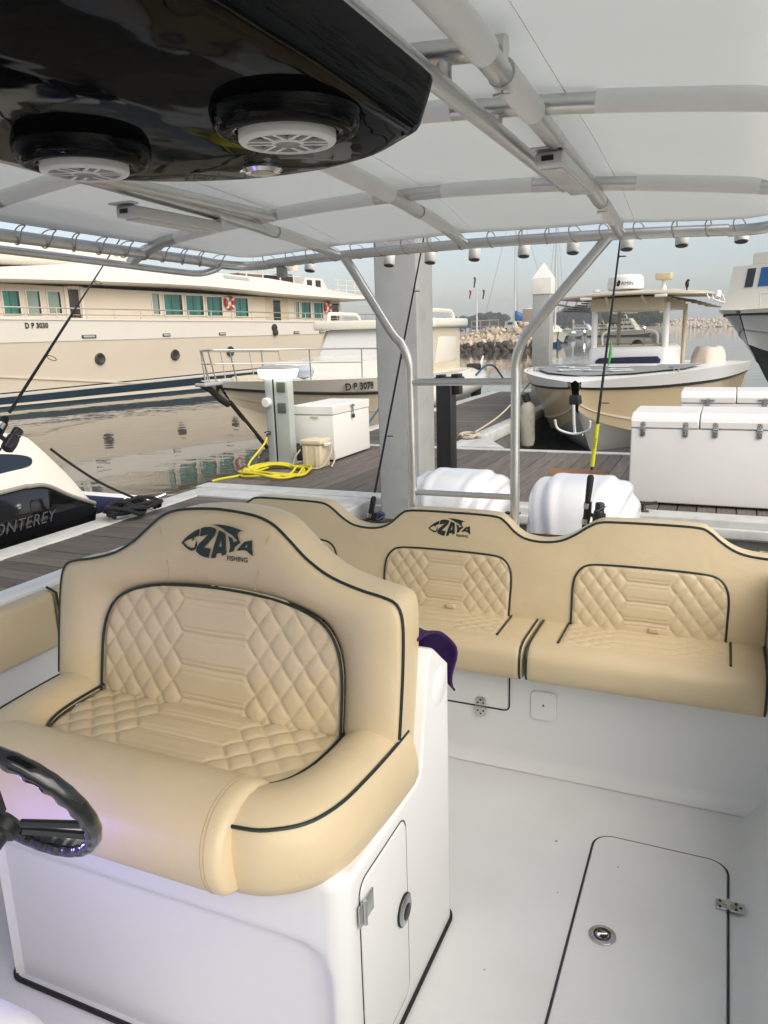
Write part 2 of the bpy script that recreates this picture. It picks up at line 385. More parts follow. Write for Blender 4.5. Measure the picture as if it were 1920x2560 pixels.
# ================================================================== THE BOAT WE STAND ON (setting)
FLOOR_L, FLOOR_R, AFT = -2.14, 0.215, 2.585
def u_section(y):
    r = 0.07; pts = [(FLOOR_L - 0.02, y, 0.76), (FLOOR_L, y, 0.40), (FLOOR_L, y, r)]
    for k in range(1, 6):
        a = math.pi / 2 * k / 6; pts.append((FLOOR_L + r - r * math.cos(a), y, r - r * math.sin(a)))
    pts += [(FLOOR_L + r, y, 0), (-1.7, y, 0), (-1.2, y, 0), (-0.6, y, 0), (FLOOR_R - r, y, 0)]
    for k in range(1, 6):
        a = math.pi / 2 * k / 6; pts.append((FLOOR_R - r + r * math.sin(a), y, r - r * math.cos(a)))
    pts += [(FLOOR_R, y, r), (FLOOR_R, y, 0.40), (FLOOR_R + 0.02, y, 0.76)]
    return pts
g = G(); g.grid([u_section(-0.9 + i * (AFT + 0.9) / 12) for i in range(13)])
deck = g.build('boat_deck', SOLE, None, recalc=False); tag(deck, kind='structure')
# bench base wall, faired into the sole
rows = []
for i in range(25):
    x = FLOOR_L + (FLOOR_R - FLOOR_L) * i / 24; r = 0.05; row = []
    for k in range(7):
        a = math.pi / 2 * k / 6; row.append((x, AFT - r + r * math.sin(a) - 0.002, r - r * math.cos(a) + 0.002))
    row += [(x, AFT - 0.002, 0.2), (x, AFT - 0.002, 0.40), (x, AFT + 0.4, 0.402)]
    rows.append(row)
G().grid(rows).build('bench_base', GEL, deck)
# gunwales, transom deck and outer hull
g = G()
for x0, x1, xo in ((FLOOR_L - 0.36, FLOOR_L - 0.018, -1), (FLOOR_R + 0.018, FLOOR_R + 0.36, 1)):
    pass
rbox('gunwale', FLOOR_L - 0.090, FLOOR_L - 0.004, -0.9, 3.1, 0.70, 0.80, 0.02, GEL, deck)
rbox('gunwale', FLOOR_R + 0.004, FLOOR_R + 0.34, -0.9, 3.1, 0.70, 0.80, 0.02, GEL, deck)
rbox('hull_side', FLOOR_L - 0.082, FLOOR_L - 0.022, -0.9, 3.06, -0.6, 0.705, 0.02, GEL, deck)
rbox('hull_side', FLOOR_R + 0.05, FLOOR_R + 0.30, -0.9, 3.06, -0.6, 0.705, 0.02, GEL, deck)
rbox('transom', FLOOR_L - 0.075, FLOOR_R + 0.30, 2.97, 3.36, -0.6, 0.69, 0.03, GEL, deck)
# sole hatch
def rrect(x0, x1, y0, y1, r, n=5):
    out = []
    for cx_, cy_, a0 in ((x1 - r, y1 - r, 0), (x0 + r, y1 - r, 90), (x0 + r, y0 + r, 180), (x1 - r, y0 + r, 270)):
        for k in range(n + 1):
            a = rad(a0 + 90 * k / n); out.append((cx_ + r * math.cos(a), cy_ + r * math.sin(a)))
    return out
HL = rrect(-0.285, 0.104, 1.15, 2.262, 0.055, 8)
hatch = pad('hatch', HL, lambda a, b, d: (a, b, 0.0075 - d), 0.006, 0.003, 0.001, SOLE, deck)
g = G(); g.tube([(p[0], p[1], 0.0015) for p in rrect(-0.290, 0.109, 1.145, 2.267, 0.06, 8)], 0.0032, 6, closed=True); g.build('hatch_gap', mat('seam_dark', (0.035, 0.035, 0.033), 0.7), deck)
hg = rbox('hinge', 0.075, 0.150, 2.045, 2.085, 0.0085, 0.0125, 0.0015, STEEL, deck)
G().tube([(0.1085, 2.043, 0.012), (0.1085, 2.087, 0.012)], 0.0055, 8).build('hinge_pin', STEEL, hg)
g = G()
for x, y in ((0.086, 2.053), (0.086, 2.077), (0.128, 2.053), (0.14, 2.065), (0.128, 2.077)): g.lathe([(0.0045, 0), (0.004, 0.0015), (0.0005, 0.002)], (x, y, 0.0124), 8)
g.build('screws', DARKMETAL, hg)
lt = G().lathe([(0.036, 0.0), (0.036, 0.003), (0.033, 0.0045), (0.0005, 0.0045)], (-0.205, 1.825, 0.0076), 28).build('lift_ring', STEEL, deck)
G().tube([(-0.205 + 0.021 * math.cos(a), 1.825 + 0.021 * math.sin(a), 0.0125) for a in [2 * math.pi * k / 20 for k in range(20)]], 0.0028, 6, closed=True).build('ring_groove', DARKMETAL, lt)
fill('ring_recess', [[(-0.205 + x, 1.825 + y, 0.0126) for x, y in ((0.014, -0.008), (0.004, -0.016), (-0.006, -0.010), (-0.002, 0.0), (-0.014, 0.004), (-0.010, 0.012), (0.004, 0.008), (0.016, 0.004))]], BLACKPL, lt)
G().tube([(-0.205 - 0.012, 1.825 - 0.004, 0.0135), (-0.205 + 0.012, 1.825 + 0.004, 0.0135)], 0.003, 6).build('ring_bar', STEEL, lt)
# small stains and screw heads on the sole
g = G()
for x, y, r in ((-0.40, 2.18, 0.0032), (-0.35, 1.95, 0.002), (0.005, 1.42, 0.0025), (-0.20, 2.12, 0.002), (-0.47, 1.60, 0.002)):
    g.lathe([(r, 0.0), (r * 0.6, 0.001), (0.0002, 0.0012)], (x, y, 0.003 if x < -0.3 else 0.0078), 8)
g.build('sole_specks', DARKMETAL, deck)
# bench base: access door, hinge, inspection plate
pad('access_door', rrect(-1.30, -0.668, 0.222, 0.385, 0.018, 4), lambda a, b, d: (a, AFT - 0.009 + d, b), 0.006, 0.003, 0.001, GEL, deck)
G().tube([(p[0], AFT - 0.0035, p[1]) for p in rrect(-1.306, -0.662, 0.216, 0.391, 0.02, 4)], 0.0028, 6, closed=True).build('access_door_gap', BLACKRUB, deck)
h2 = pad('hinge', rrect(-0.792, -0.752, 0.178, 0.258, 0.012, 4), lambda a, b, d: (a, AFT - 0.013 + d, b), 0.004, 0.001, 0.0005, STEEL, deck)
G().tube([(-0.792, AFT - 0.014, 0.218), (-0.752, AFT - 0.014, 0.218)], 0.006, 8).build('hinge_pin', STEEL, h2)
g = G()
for x, z in ((-0.772, 0.190), (-0.772, 0.247), (-0.783, 0.202), (-0.761, 0.202), (-0.783, 0.234), (-0.761, 0.234)): g.lathe([(0.004, 0), (0.0005, 0.0015)], (x, AFT - 0.0133, z), 8, axis='Y', T=lambda x, y, z: (x, 2 * (AFT - 0.0133) - y, z))
g.build('screws', DARKMETAL, h2)
pl = pad('inspection_plate', rrect(-0.580, -0.484, 0.205, 0.318, 0.018, 5), lambda a, b, d: (a, AFT - 0.012 + d, b), 0.009, 0.004, 0.001, GEL, deck)
fill('arrow_mark', [[(-0.5365, AFT - 0.0125, 0.262), (-0.5275, AFT - 0.0125, 0.262), (-0.532, AFT - 0.0125, 0.273)]], INK, pl)
# console moulding at the lower left, under the wheel
rbox('console_base', -1.75, -0.90, 0.16, 0.715, -0.02, 0.585, 0.085, GEL, deck, seg=6)
rbox('console_dash', -1.75, -1.16, 0.10, 0.60, 0.50, 0.98, 0.05, GEL, deck, seg=4)

# side bolster on the left gunwale
sb = thing('side_bolster', 'cream padded side bolster with quilted end along the left gunwale', 'bolster', (FLOOR_L, 1.2, 0.55))
def sbf(a, b, d): return (FLOOR_L + 0.055 - d + 0.02 * sstep((0.8 - b) / 0.3) * 0, a, b)
rbox('bolster_pad', FLOOR_L + 0.004, FLOOR_L + 0.065, 0.2, 1.83, 0.575, 0.785, 0.025, LEATHER, sb, seg=4)
quilt('quilted_pad', 0.58, 0.78, lambda b: 0.36, lambda x, b, h: (FLOOR_L + 0.058 + h * 0.8, 2.195 + x, b), LEATHER, sb, 0.5, 0.09, 0.11, 0.007, 0.58, nu=90, nv=50)
rbox('quilt_backing', FLOOR_L + 0.004, FLOOR_L + 0.058, 1.836, 2.555, 0.578, 0.782, 0.02, LEATHER, sb, seg=3)
G().tube([(FLOOR_L + 0.02, 1.833, 0.79), (FLOOR_L + 0.062, 1.833, 0.775), (FLOOR_L + 0.070, 1.833, 0.68), (FLOOR_L + 0.062, 1.833, 0.585)], 0.0045, 8).build('piping', PIPING, sb)
sb2 = thing('side_bolster', 'cream padded side bolster cut off by the right edge of the photo', 'bolster', (FLOOR_R, 2.2, 0.3))
rbox('bolster_pad', FLOOR_R - 0.022, FLOOR_R + 0.012, 1.9, 2.80, 0.50, 0.79, 0.015, LEATHER, sb2, seg=3)
G().tube([(FLOOR_R - 0.020, 2.76, 0.79), (FLOOR_R - 0.026, 2.62, 0.70), (FLOOR_R - 0.026, 2.50, 0.56), (FLOOR_R - 0.024, 2.44, 0.50)], 0.004, 8).build('piping', PIPING, sb2)

# ================================================================== HELM SEAT
HC = -1.145; K = 1.029
zk = lambda z: 1.62 - (1.62 - z) * K
hs_ = thing('helm_seat', 'large cream helm seat with quilted panels on a white moulded pedestal', 'seat', (HC, 1.45, 0))
def HB(a, b, d=0.0): return Vector((HC + a, 1.44 + 0.18 * (b - 0.70) + d, b))
half = [(.503, .64), (.505, .78), (.505, .90), (.500, .995), (.484, 1.034), (.450, 1.047), (.400, 1.056), (.345, 1.070), (.300, 1.087), (.250, 1.117), (.210, 1.150), (.165, 1.184), (.120, 1.201), (.060, 1.209), (0, 1.212)]
half = [(a * K, zk(b)) for a, b in half]
side = cr([(a, b, 0) for a, b in half], 4)
outer = [(p.x, p.y) for p in side] + [(-p.x, p.y) for p in side[-2::-1]]             # right bottom -> top -> left bottom
arch_h = [(.352, .70), (.352, .80), (.348, .87), (.332, .925), (.300, .966), (.250, .991), (.180, 1.008), (.090, 1.018), (0, 1.021)]
arch_h = [(a * K + 0.006, zk(b)) for a, b in arch_h]
aside = cr([(a, b, 0) for a, b in arch_h], 6)
arch = [(p.x, p.y) for p in aside] + [(-p.x, p.y) for p in aside[-2::-1]]
def resample(L, n):
    d = [0]
    for a, b in zip(L, L[1:]): d.append(d[-1] + math.hypot(b[0] - a[0], b[1] - a[1]))
    out = []
    for k in range(n):
        t = d[-1] * k / (n - 1); i = 0
        while i < len(L) - 2 and d[i + 1] < t: i += 1
        f = (t - d[i]) / max(1e-9, d[i + 1] - d[i]); out.append((L[i][0] + (L[i + 1][0] - L[i][0]) * f, L[i][1] + (L[i + 1][1] - L[i][1]) * f))
    return out
N = 150
oR, aR = resample(outer, N), resample(arch, N)
rows = []
for k in range(13):                                                                    # padded border between arch and outer edge
    t = k / 12; row = []
    for (ax, ab), (ox, ob) in zip(aR, oR):
        row.append(HB(ax + (ox - ax) * t, ab + (ob - ab) * t, 0.022 * (1 - t) ** 3 - 0.020 * math.sin(math.pi * t) ** 0.7))
    rows.append(row)
for k in range(1, 5):                                                                  # wrap round the outer edge
    rows.append([HB(x, b, 0.012 * k / 4) for x, b in oR])
for k in range(1, 9):                                                                  # sides, top, rear rounding
    a = math.pi / 2 * k / 8
    def off(i, dd):
        p0, p1 = oR[max(i - 1, 0)], oR[min(i + 1, N - 1)]; tx, ty = p1[0] - p0[0], p1[1] - p0[1]; l = math.hypot(tx, ty)
        return (oR[i][0] - ty / l * dd, oR[i][1] + tx / l * dd)
    dd = 0.006 * math.sin(math.pi * k / 8) + 0.022 * (1 - math.cos(a)) - 0.008 * math.sin(math.pi * k / 8)
    rows.append([HB(*off(i, dd), 0.03 + 0.112 * math.sin(a)) for i in range(N)])
rows.append([HB(x * 0.5, 0.70 + (b - 0.70) * 0.6, 0.145) for x, b in oR])
backrest = G().grid(rows).build('backrest', LEATHER, hs_, ang=None)
wt = sorted([(b, a) for a, b in [(p.x, p.y) for p in aside]])
quilt('quilted_back_panel', zk(.705), zk(1.020), lambda b: lerp_tab(wt, b), lambda x, b, h: HB(x, b, 0.017 - h - 0.010 * (1 - (x / 0.38) ** 2)), LEATHER, hs_, 0.098, 0.066, 0.086, 0.0082, zk(.985), nu=190, nv=130)
g = G(); g.tube([HB(x, b, 0.006) for x, b in aR], 0.0037, 8); g.build('piping', PIPING, hs_)
g = G(); g.tube([HB(x * 1.003, b + 0.002, 0.001) for x, b in oR if b > 0.712], 0.0038, 8); g.build('piping', PIPING, hs_)
g = G(); g.tube([HB(*off(i, 0.014), 0.128) for i in range(N) if oR[i][1] > 0.60], 0.0037, 8); g.build('piping', PIPING, hs_)
for sx in (-1, 1):                                                                     # shaping seams beside the logo
    g = G(); g.tube([HB(sx * p.x, p.y, -0.0145) for p in cr([(.165, zk(1.165), 0), (.150, zk(1.12), 0), (.135, zk(1.07), 0), (.130, zk(1.035), 0)], 5)], 0.0008, 5); g.build('seam', STITCH, hs_)
# seat: padded rim swept round the seat panel
def plan(ctrl, n=5):
    h = cr([(a, y, 0) for a, y in ctrl], n); return [(p.x, p.y) for p in h] + [(-p.x, p.y) for p in h[-2::-1]]
O = plan([(.517, 1.50), (.515, 1.40), (.508, 1.28), (.497, 1.19), (.470, 1.118), (.422, 1.074), (.360, 1.052), (.20, 1.045), (0, 1.045)])
I = plan([(.372, 1.47), (.374, 1.41), (.372, 1.345), (.364, 1.29), (.345, 1.24), (.31, 1.205), (.26, 1.19), (.14, 1.18), (0, 1.18)])
O, I = resample(O, 120), resample(I, 120)
def outw(L, i, d):
    p0, p1 = L[max(i - 1, 0)], L[min(i + 1, len(L) - 1)]; tx, ty = p1[0] - p0[0], p1[1] - p0[1]; l = math.hypot(tx, ty) or 1
    return (L[i][0] - ty / l * -d * -1, L[i][1] + tx / l * -d * -1) if False else (L[i][0] + ty / l * -d, L[i][1] - tx / l * -d)
rows = []
for z, d in ((0.560, -0.03), (0.562, 0.0), (0.575, 0.018), (0.60, 0.027), (0.635, 0.026), (0.67, 0.019), (0.695, 0.009), (0.706, 0.0)):
    rows.append([(HC + outw(O, i, d)[0], outw(O, i, d)[1], z) for i in range(120)])
for t, z in ((0.10, 0.716), (0.25, 0.727), (0.45, 0.732), (0.65, 0.729), (0.82, 0.717), (0.93, 0.702), (1.0, 0.688)):
    rows.append([(HC + O[i][0] + (I[i][0] - O[i][0]) * t, O[i][1] + (I[i][1] - O[i][1]) * t, z) for i in range(120)])
G().grid(rows).build('seat_cushion', LEATHER, hs_, ang=None)
G().tube([(HC + outw(O, i, 0.002)[0], outw(O, i, 0.002)[1], 0.7075) for i in range(120)], 0.0039, 8).build('piping', PIPING, hs_)
G().tube([(HC + p[0], p[1], 0.6955) for p in I], 0.0038, 8).build('piping', PIPING, hs_)
iw = sorted([(p[1], p[0]) for p in I if p[0] > 0.005]); iw = [iw[0]] + [q for q in iw[1:]]
quilt('quilted_seat_panel', 1.183, 1.468, lambda b: lerp_tab([(1.18, .26), (1.205, .318), (1.24, .349), (1.29, .366), (1.345, .373), (1.41, .375), (1.47, .373)], b), lambda x, b, h: (HC + x, b, 0.680 + h + 0.008 * (1 - (x / 0.37) ** 2)), LEATHER, hs_, 0.125, 0.075, 0.078, 0.0085, 1.155, nu=190, nv=90)
# front bolster with sewn end panel
prof = cr([(1.212, .688, 0), (1.196, .716, 0), (1.150, .741, 0), (1.095, .745, 0), (1.040, .728, 0), (1.000, .690, 0), (0.984, .645, 0), (0.988, .607, 0), (1.006, .586, 0), (1.05, .578, 0), (1.12, .576, 0)], 5)
bx0, bx1 = HC - 0.385, HC + 0.360
rows = []
cy_, cz_ = 1.10, .655
for x, s in ((bx0, .86), (bx0 + .006, .95), (bx0 + .018, 1.0), (bx0 + .036, 1.0), (HC - .2, 1.004), (HC, 1.006), (HC + .2, 1.004), (bx1 - .036, 1.0), (bx1 - .018, 1.0), (bx1 - .006, .95), (bx1, .86)):
    skew = 0.030 * (1 if x > HC else -1)
    rows.append([(x + (skew * ((.745 - (cz_ + (p.y - cz_) * s)) / .17) if abs(x - HC) > .3 else 0) - (0.030 if x > HC + .3 else 0), cy_ + (p.x - cy_) * s, cz_ + (p.y - cz_) * s) for p in prof])
g = G().grid(rows); n = len(prof)
g.f.append(tuple(range(n))); g.f.append(tuple(range((len(rows) - 1) * n, len(rows) * n)))
g.build('front_bolster', LEATHER, hs_, ang=60)
for dx in (0.034, 0.042):
    G().tube([(bx1 - dx - .030 + .030 * (.745 - p.y) / .17, cy_ + (p.x - cy_) * 1.002, cz_ + (p.y - cz_) * 1.004) for p in prof], 0.0011, 5).build('bolster_seam', STITCH, hs_)
# logo print
LOGO = dict(
 O=[[(-89, 1117), (-76, 1130), (-63, 1140), (-47, 1150), (-33, 1156), (-35, 1138), (-45, 1135), (-49, 1133), (-49, 1128), (-53, 1125), (-57, 1123), (-55, 1127), (-54, 1130), (-63, 1128), (-72, 1124), (-81, 1118), (-70, 1110), (-60, 1107), (-52, 1107), (-47, 1109), (-45, 1113), (-49, 1112), (-45, 1118), (-44, 1124), (-44, 1130), (-41, 1121), (-40, 1115), (-42, 1109), (-46, 1103), (-52, 1100), (-58, 1099), (-68, 1102), (-79, 1109)]],
 Z=[[(-29, 1158), (-16, 1162), (-2, 1163), (11, 1161), (18, 1158), (15, 1149), (11, 1141), (-7, 1122), (-19, 1111), (2, 1109), (-4, 1086), (-17, 1087), (-31, 1091), (-43, 1099), (-41, 1108), (-34, 1119), (-6, 1144), (-32, 1137)]],
 A=[[(25, 1157), (37, 1153), (45, 1148), (47, 1118), (48, 1100), (35, 1094), (34, 1102), (20, 1099), (17, 1088), (3, 1086), (10, 1114)], [(33, 1136), (26, 1117), (34, 1117)]],
 F=[[(3, 1169), (28, 1171), (47, 1170), (67, 1167), (85, 1163), (98, 1159), (88, 1159), (81, 1155), (80, 1148), (83, 1141), (89, 1131), (74, 1120), (70, 1109), (56, 1104), (59, 1118), (57, 1130), (52, 1145), (65, 1140), (69, 1131), (80, 1135), (65, 1147), (51, 1153), (33, 1162), (17, 1167)]],
 T=[[(101, 1135), (112, 1137), (122, 1140), (123, 1122), (126, 1101), (113, 1109), (108, 1113), (95, 1114), (90, 1112), (78, 1111), (91, 1125)], [(108, 1129), (102, 1121), (110, 1121)]])
def bulge(x, b):                                                                       # depth of the padded border under the logo
    bt = lerp_tab(sorted([(a, z) for a, z in half]), abs(x)); ba = lerp_tab(sorted([(a, z) for a, z in arch_h]), abs(x))
    t = max(0.0, min(1.0, (b - ba) / max(1e-4, bt - ba))); return 0.022 * (1 - t) ** 3 - 0.020 * math.sin(math.pi * t) ** 0.7
for k_, lps in LOGO.items():
    fill('logo_mark', [[HB(x / 1000, z / 1000, -0.0215 + 0.0) for x, z in lp] for lp in lps], PIPING, hs_)
text('logo_lettering', 'FISHING', 0.0168, lambda x, y: HB(0.050 + x, 1.0850 + y, -0.0214), PIPING, hs_, spacing=1.0, bold=0.00035)
# pedestal
def plan_ped(y0, y1, xh, r):
    pts = [(0, y0)]
    for k in range(14): pts.append(((xh - r) * (k + 1) / 15, y0))
    for k in range(9): a = math.pi / 2 * k / 8; pts.append((xh - r + r * math.sin(a), y0 + r - r * math.cos(a)))
    for k in range(24): pts.append((xh, y0 + r + (y1 - 2 * r - y0) * (k + 1) / 25))
    for k in range(9): a = math.pi / 2 * k / 8; pts.append((xh - r + r * math.cos(a), y1 - r + r * math.sin(a)))
    for k in range(8): pts.append(((xh - r) * (1 - (k + 1) / 9), y1))
    pts.append((0, y1)); return pts
PR = plan_ped(1.115, 1.772, 0.505, 0.045)
PC = -1.115
ring = [(PC + x, y) for x, y in PR] + [(PC - x, y) for x, y in PR[-2:0:-1]]
def ztop(y): return 0.566 + 0.295 * sstep((y - 1.53) / 0.08) - 0.09 * sstep((y - 1.61) / 0.16)
rows = []
for j in range(41):
    t = j / 40; row = []
    for x, y in ring:
        z = t * ztop(y)
        if y < 1.12:                                                                   # recessed toe panel in the front face
            dx = min(9, (PC + 0.475) - x); dz = 0.425 - z
            if dx > 0 and dz > 0:
                dd = min(dx, dz, 0.09 - math.hypot(max(0, 0.09 - dx), max(0, 0.09 - dz)) if dx < 0.09 and dz < 0.09 else 9)
                y = y + 0.024 * sstep(max(0, dd) / 0.030)
        row.append((x, y, z))
    rows.append(row)
rows.append([(PC + (x - PC) * 0.985, 1.45 + (y - 1.45) * 0.985, ztop(y) + 0.010) for x, y in ring])
g = G().grid(rows, cu=True); n = len(ring); b0 = (len(rows) - 1) * n
for i in range(len(PR) - 2):
    a, b, c, d = i, i + 1, (n - i - 1) % n, (n - i) % n
    g.f.append((b0 + a, b0 + b, b0 + c, b0 + d) if i else (b0 + a, b0 + b, b0 + c))
ped = g.build('pedestal', GEL, hs_, ang=50)
G().tube([(x, y, 0.006) for x, y in [(PC + (x - PC) * 1.004, y) for x, y in ring]], 0.0065, 6, closed=True).build('base_seal', BLACKRUB, hs_)
PX = PC + 0.505
G().lathe([(0.052, 0), (0.050, 0.012), (0.040, 0.016), (0.0005, 0.018)], (PX - 0.012, 1.675, 0.745), 24, axis='X').build('rod_socket_boss', GEL, ped)
door = pad('side_door', rrect(1.185, 1.425, 0.055, 0.530, 0.03, 5), lambda a, b, d: (PX + 0.004 - d, a, b), 0.005, 0.0025, 0.001, GEL, hs_)
G().tube([(PX + 0.0005, p[0], p[1]) for p in rrect(1.180, 1.430, 0.050, 0.535, 0.034, 5)], 0.0016, 5, closed=True).build('door_gap', BLACKRUB, door)
rg = G().lathe([(0.036, 0), (0.036, 0.006), (0.030, 0.009), (0.0005, 0.009)], (PX + 0.0035, 1.398, 0.305), 26, axis='X').build('latch_ring', STEEL, door)
G().lathe([(0.0385, 0), (0.0385, 0.005), (0.030, 0.005)], (PX + 0.0032, 1.398, 0.305), 26, axis='X').build('latch_gasket', BLACKRUB, door)
G().lathe([(0.020, 0), (0.0185, 0.001), (0.0005, 0.001)], (PX + 0.0127, 1.400, 0.300), 20, axis='X').build('latch_recess', BLACKPL, rg)
hd = rbox('door_hinge', PX + 0.0045, PX + 0.009, 1.165, 1.232, 0.445, 0.495, 0.0015, STEEL, door)
G().tube([(PX + 0.010, 1.186, 0.442), (PX + 0.010, 1.186, 0.498)], 0.0055, 8).build('hinge_pin', STEEL, hd)

# purple towel over the back of the pedestal
tw = []
for i in range(27):
    u = i / 26; row = []
    for j in range(19):
        v = j / 18
        x = -0.88 + 0.255 * u; 
        path = cr([(1.57, .905, 0), (1.63, .895, 0), (1.70, .872, 0), (1.765, .825, 0), (1.785, .78, 0), (1.790, .73, 0), (1.792, .69, 0)], 3)
        p = path[j]; s_ = sstep((v - .3) / .5)
        hang = (0.03 * math.sin(u * 9 + 1.0) - 0.02 * u) * v * v
        y = p.x + 0.014 * math.sin(u * 13 + v * 3) * (0.3 + s_) + 0.012 * math.sin(v * 14 + u * 5) * s_; z = p.y + 0.016 + hang * 0.9 - 0.020 * u * u * (1 - v) + 0.004 * math.sin(u * 20)
        row.append((x + 0.010 * math.sin(v * 9 + u * 3) * s_ + 0.02 * v * u, y, z))
    tw.append(row)
towel = G().grid(tw).build('towel', PURPLE, None, ang=None, recalc=False)
md = towel.modifiers.new('thick', 'SOLIDIFY'); md.thickness = 0.006
tag(towel, 'dark purple towel draped over the back of the helm seat pedestal', 'towel')

# ================================================================== STERN BENCH
BC = -0.975
sbn = thing('stern_bench', 'long cream stern bench with scalloped backrest and quilted pads', 'bench', (BC, 2.7, 0.385))
def BB(a, b, d=0.0): return Vector((BC + a, 2.75 + 0.22 * (b - 0.46) + d, b))
top_h = [(0, .908), (.10, .908), (.19, .903), (.225, .885), (.262, .852), (.305, .829), (.37, .821), (.44, .830), (.495, .857), (.540, .888), (.585, .909), (.66, .914), (.80, .916), (.925, .914), (.965, .899), (1.005, .868), (1.05, .842), (1.10, .829), (1.165, .824)]
th = cr([(a, b, 0) for a, b in top_h], 4); th = [(p.x, p.y) for p in th]
loop = [(-1.165, .45), (-0.6, .45), (0, .45), (0.6, .45), (1.165, .45)] + th[::-1] + [(-a, b) for a, b in th[1:]]
pad('backrest', loop, BB, 0.10, 0.012, 0.035, LEATHER, sbn, seg=5)
full = [(-a, b) for a, b in th[::-1]] + th[1:]
G().tube([BB(a, b - 0.004, 0.002) for a, b in full], 0.0048, 8).build('piping', PIPING, sbn)
arch2 = [(.268, .47), (.270, .60), (.270, .665), (.262, .705), (.240, .735), (.205, .749), (.12, .754), (0, .755)]
a2 = cr([(a, b, 0) for a, b in arch2], 5); w2 = sorted([(p.y, p.x) for p in a2])
a2f = [(p.x, p.y) for p in a2] + [(-p.x, p.y) for p in a2[-2::-1]]
me_q = None
for xc in (-0.775, -0.008, 0.770):
    q = quilt('quilted_back_panel', .475, .7535, lambda b: lerp_tab(w2, b), lambda x, b, h: BB(x, b, -0.001 - h), LEATHER, sbn, 0.075, 0.058, 0.070, 0.0072, .70, nu=130, nv=90, xc=xc)
    G().tube([BB(xc + x, b, -0.002) for x, b in a2f], 0.0040, 8).build('piping', PIPING, sbn)
    tb = BB(xc + 0.03, .538, -0.010)
    rbox('pull_tab', tb.x - 0.02, tb.x + 0.02, tb.y - 0.006, tb.y + 0.004, tb.z - 0.008, tb.z + 0.010, 0.004, LEATHER, sbn)
for x0, x1 in ((-1.175, -0.385), (-0.378, 0.384), (0.390, 1.170)):
    X0, X1 = BC + x0, BC + x1
    prof = cr([(2.86, .398, 0), (2.60, .395, 0), (2.515, .392, 0), (2.480, .402, 0), (2.468, .43, 0), (2.470, .475, 0), (2.482, .502, 0), (2.508, .520, 0), (2.55, .527, 0), (2.65, .526, 0), (2.76, .523, 0), (2.86, .520, 0)], 4)
    rows = []
    for x, s in ((X0, .90), (X0 + .005, .96), (X0 + .016, .995), (X0 + .03, 1.0), ((X0 + X1) / 2, 1.0), (X1 - .03, 1.0), (X1 - .016, .995), (X1 - .005, .96), (X1, .90)):
        rows.append([(x, 2.67 + (p.x - 2.67) * (s if p.x < 2.6 else 1), .46 + (p.y - .46) * s) for p in prof])
    g = G().grid(rows); n = len(prof); g.f.append(tuple(range(n))); g.f.append(tuple(range((len(rows) - 1) * n, len(rows) * n)))
    g.build('seat_cushion', LEATHER, sbn, ang=60)
    for xe in (X0 + .009, X1 - .009):
        G().tube([(xe, 2.67 + (p.x - 2.67) * 0.985, .46 + (p.y - .46) * 0.985 + 0.002) for p in prof[12:]], 0.0042, 8).build('piping', PIPING, sbn)
    xc = (X0 + X1) / 2 - (0.0 if x0 > 0 else 0)
    wq = 0.278
    if x0 > 0: xc = BC + 0.775
    if -0.5 < x0 < 0: xc = BC - 0.008
    if x0 < -1: xc = BC - 0.785
    seatz = lambda y: lerp_tab([(2.508, .520), (2.53, .525), (2.55, .5275), (2.65, .5265), (2.76, .5235), (2.86, .5205)], y)
    quilt('quilted_seat_panel', 2.555, 2.79, lambda b: wq, lambda x, b, h: (x + xc, b, seatz(b) - 0.001 + h), LEATHER, sbn, 0.10, 0.062, 0.055, 0.0050, 2.58, nu=130, nv=60)
    for sx in (-1, 1):
        G().tube([(xc + sx * (wq + .002), y, seatz(y) + 0.002) for y in (2.552, 2.60, 2.70, 2.79)], 0.0042, 8).build('piping', PIPING, sbn)
    me_q = None
S = 0.84
for k_, lps in LOGO.items():
    fill('logo_mark', [[BB(-0.006 + (x - 18) / 1000 * S, 0.846 + (z - 1128) / 1000 * S, -0.0012) for x, z in lp] for lp in lps], PIPING, sbn)
text('logo_lettering', 'FISHING', 0.0168 * S, lambda x, y: BB(-0.006 + (0.054 - 0.018 + x) * S / S * 1.0 * S if False else -0.006 + 0.036 * S + x, 0.846 + (1086.5 - 1128) / 1000 * S + y, -0.0012), PIPING, sbn, spacing=1.0, bold=0.0003)

# ================================================================== CANOPY (T-top)
cn = thing('canopy', 'white canvas boat canopy on a welded aluminium tube frame with rod holders', 'canopy', (-0.93, 2.9, 0.75))
XC = -0.90
def zc(y): return lerp_tab([(0.0, 2.055), (0.6, 2.068), (1.1, 2.070), (1.575, 2.055), (2.0, 2.038), (2.28, 2.022), (2.5, 1.998), (2.7, 1.966), (2.87, 1.936)], y)
def kc(y): return lerp_tab([(0, .077), (2.28, .077), (2.6, .055), (2.87, .024)], y)
def zt(x, y): return zc(y) - kc(y) * (x - XC) ** 2
XL, XR, YA = -1.93, 0.13, 2.87
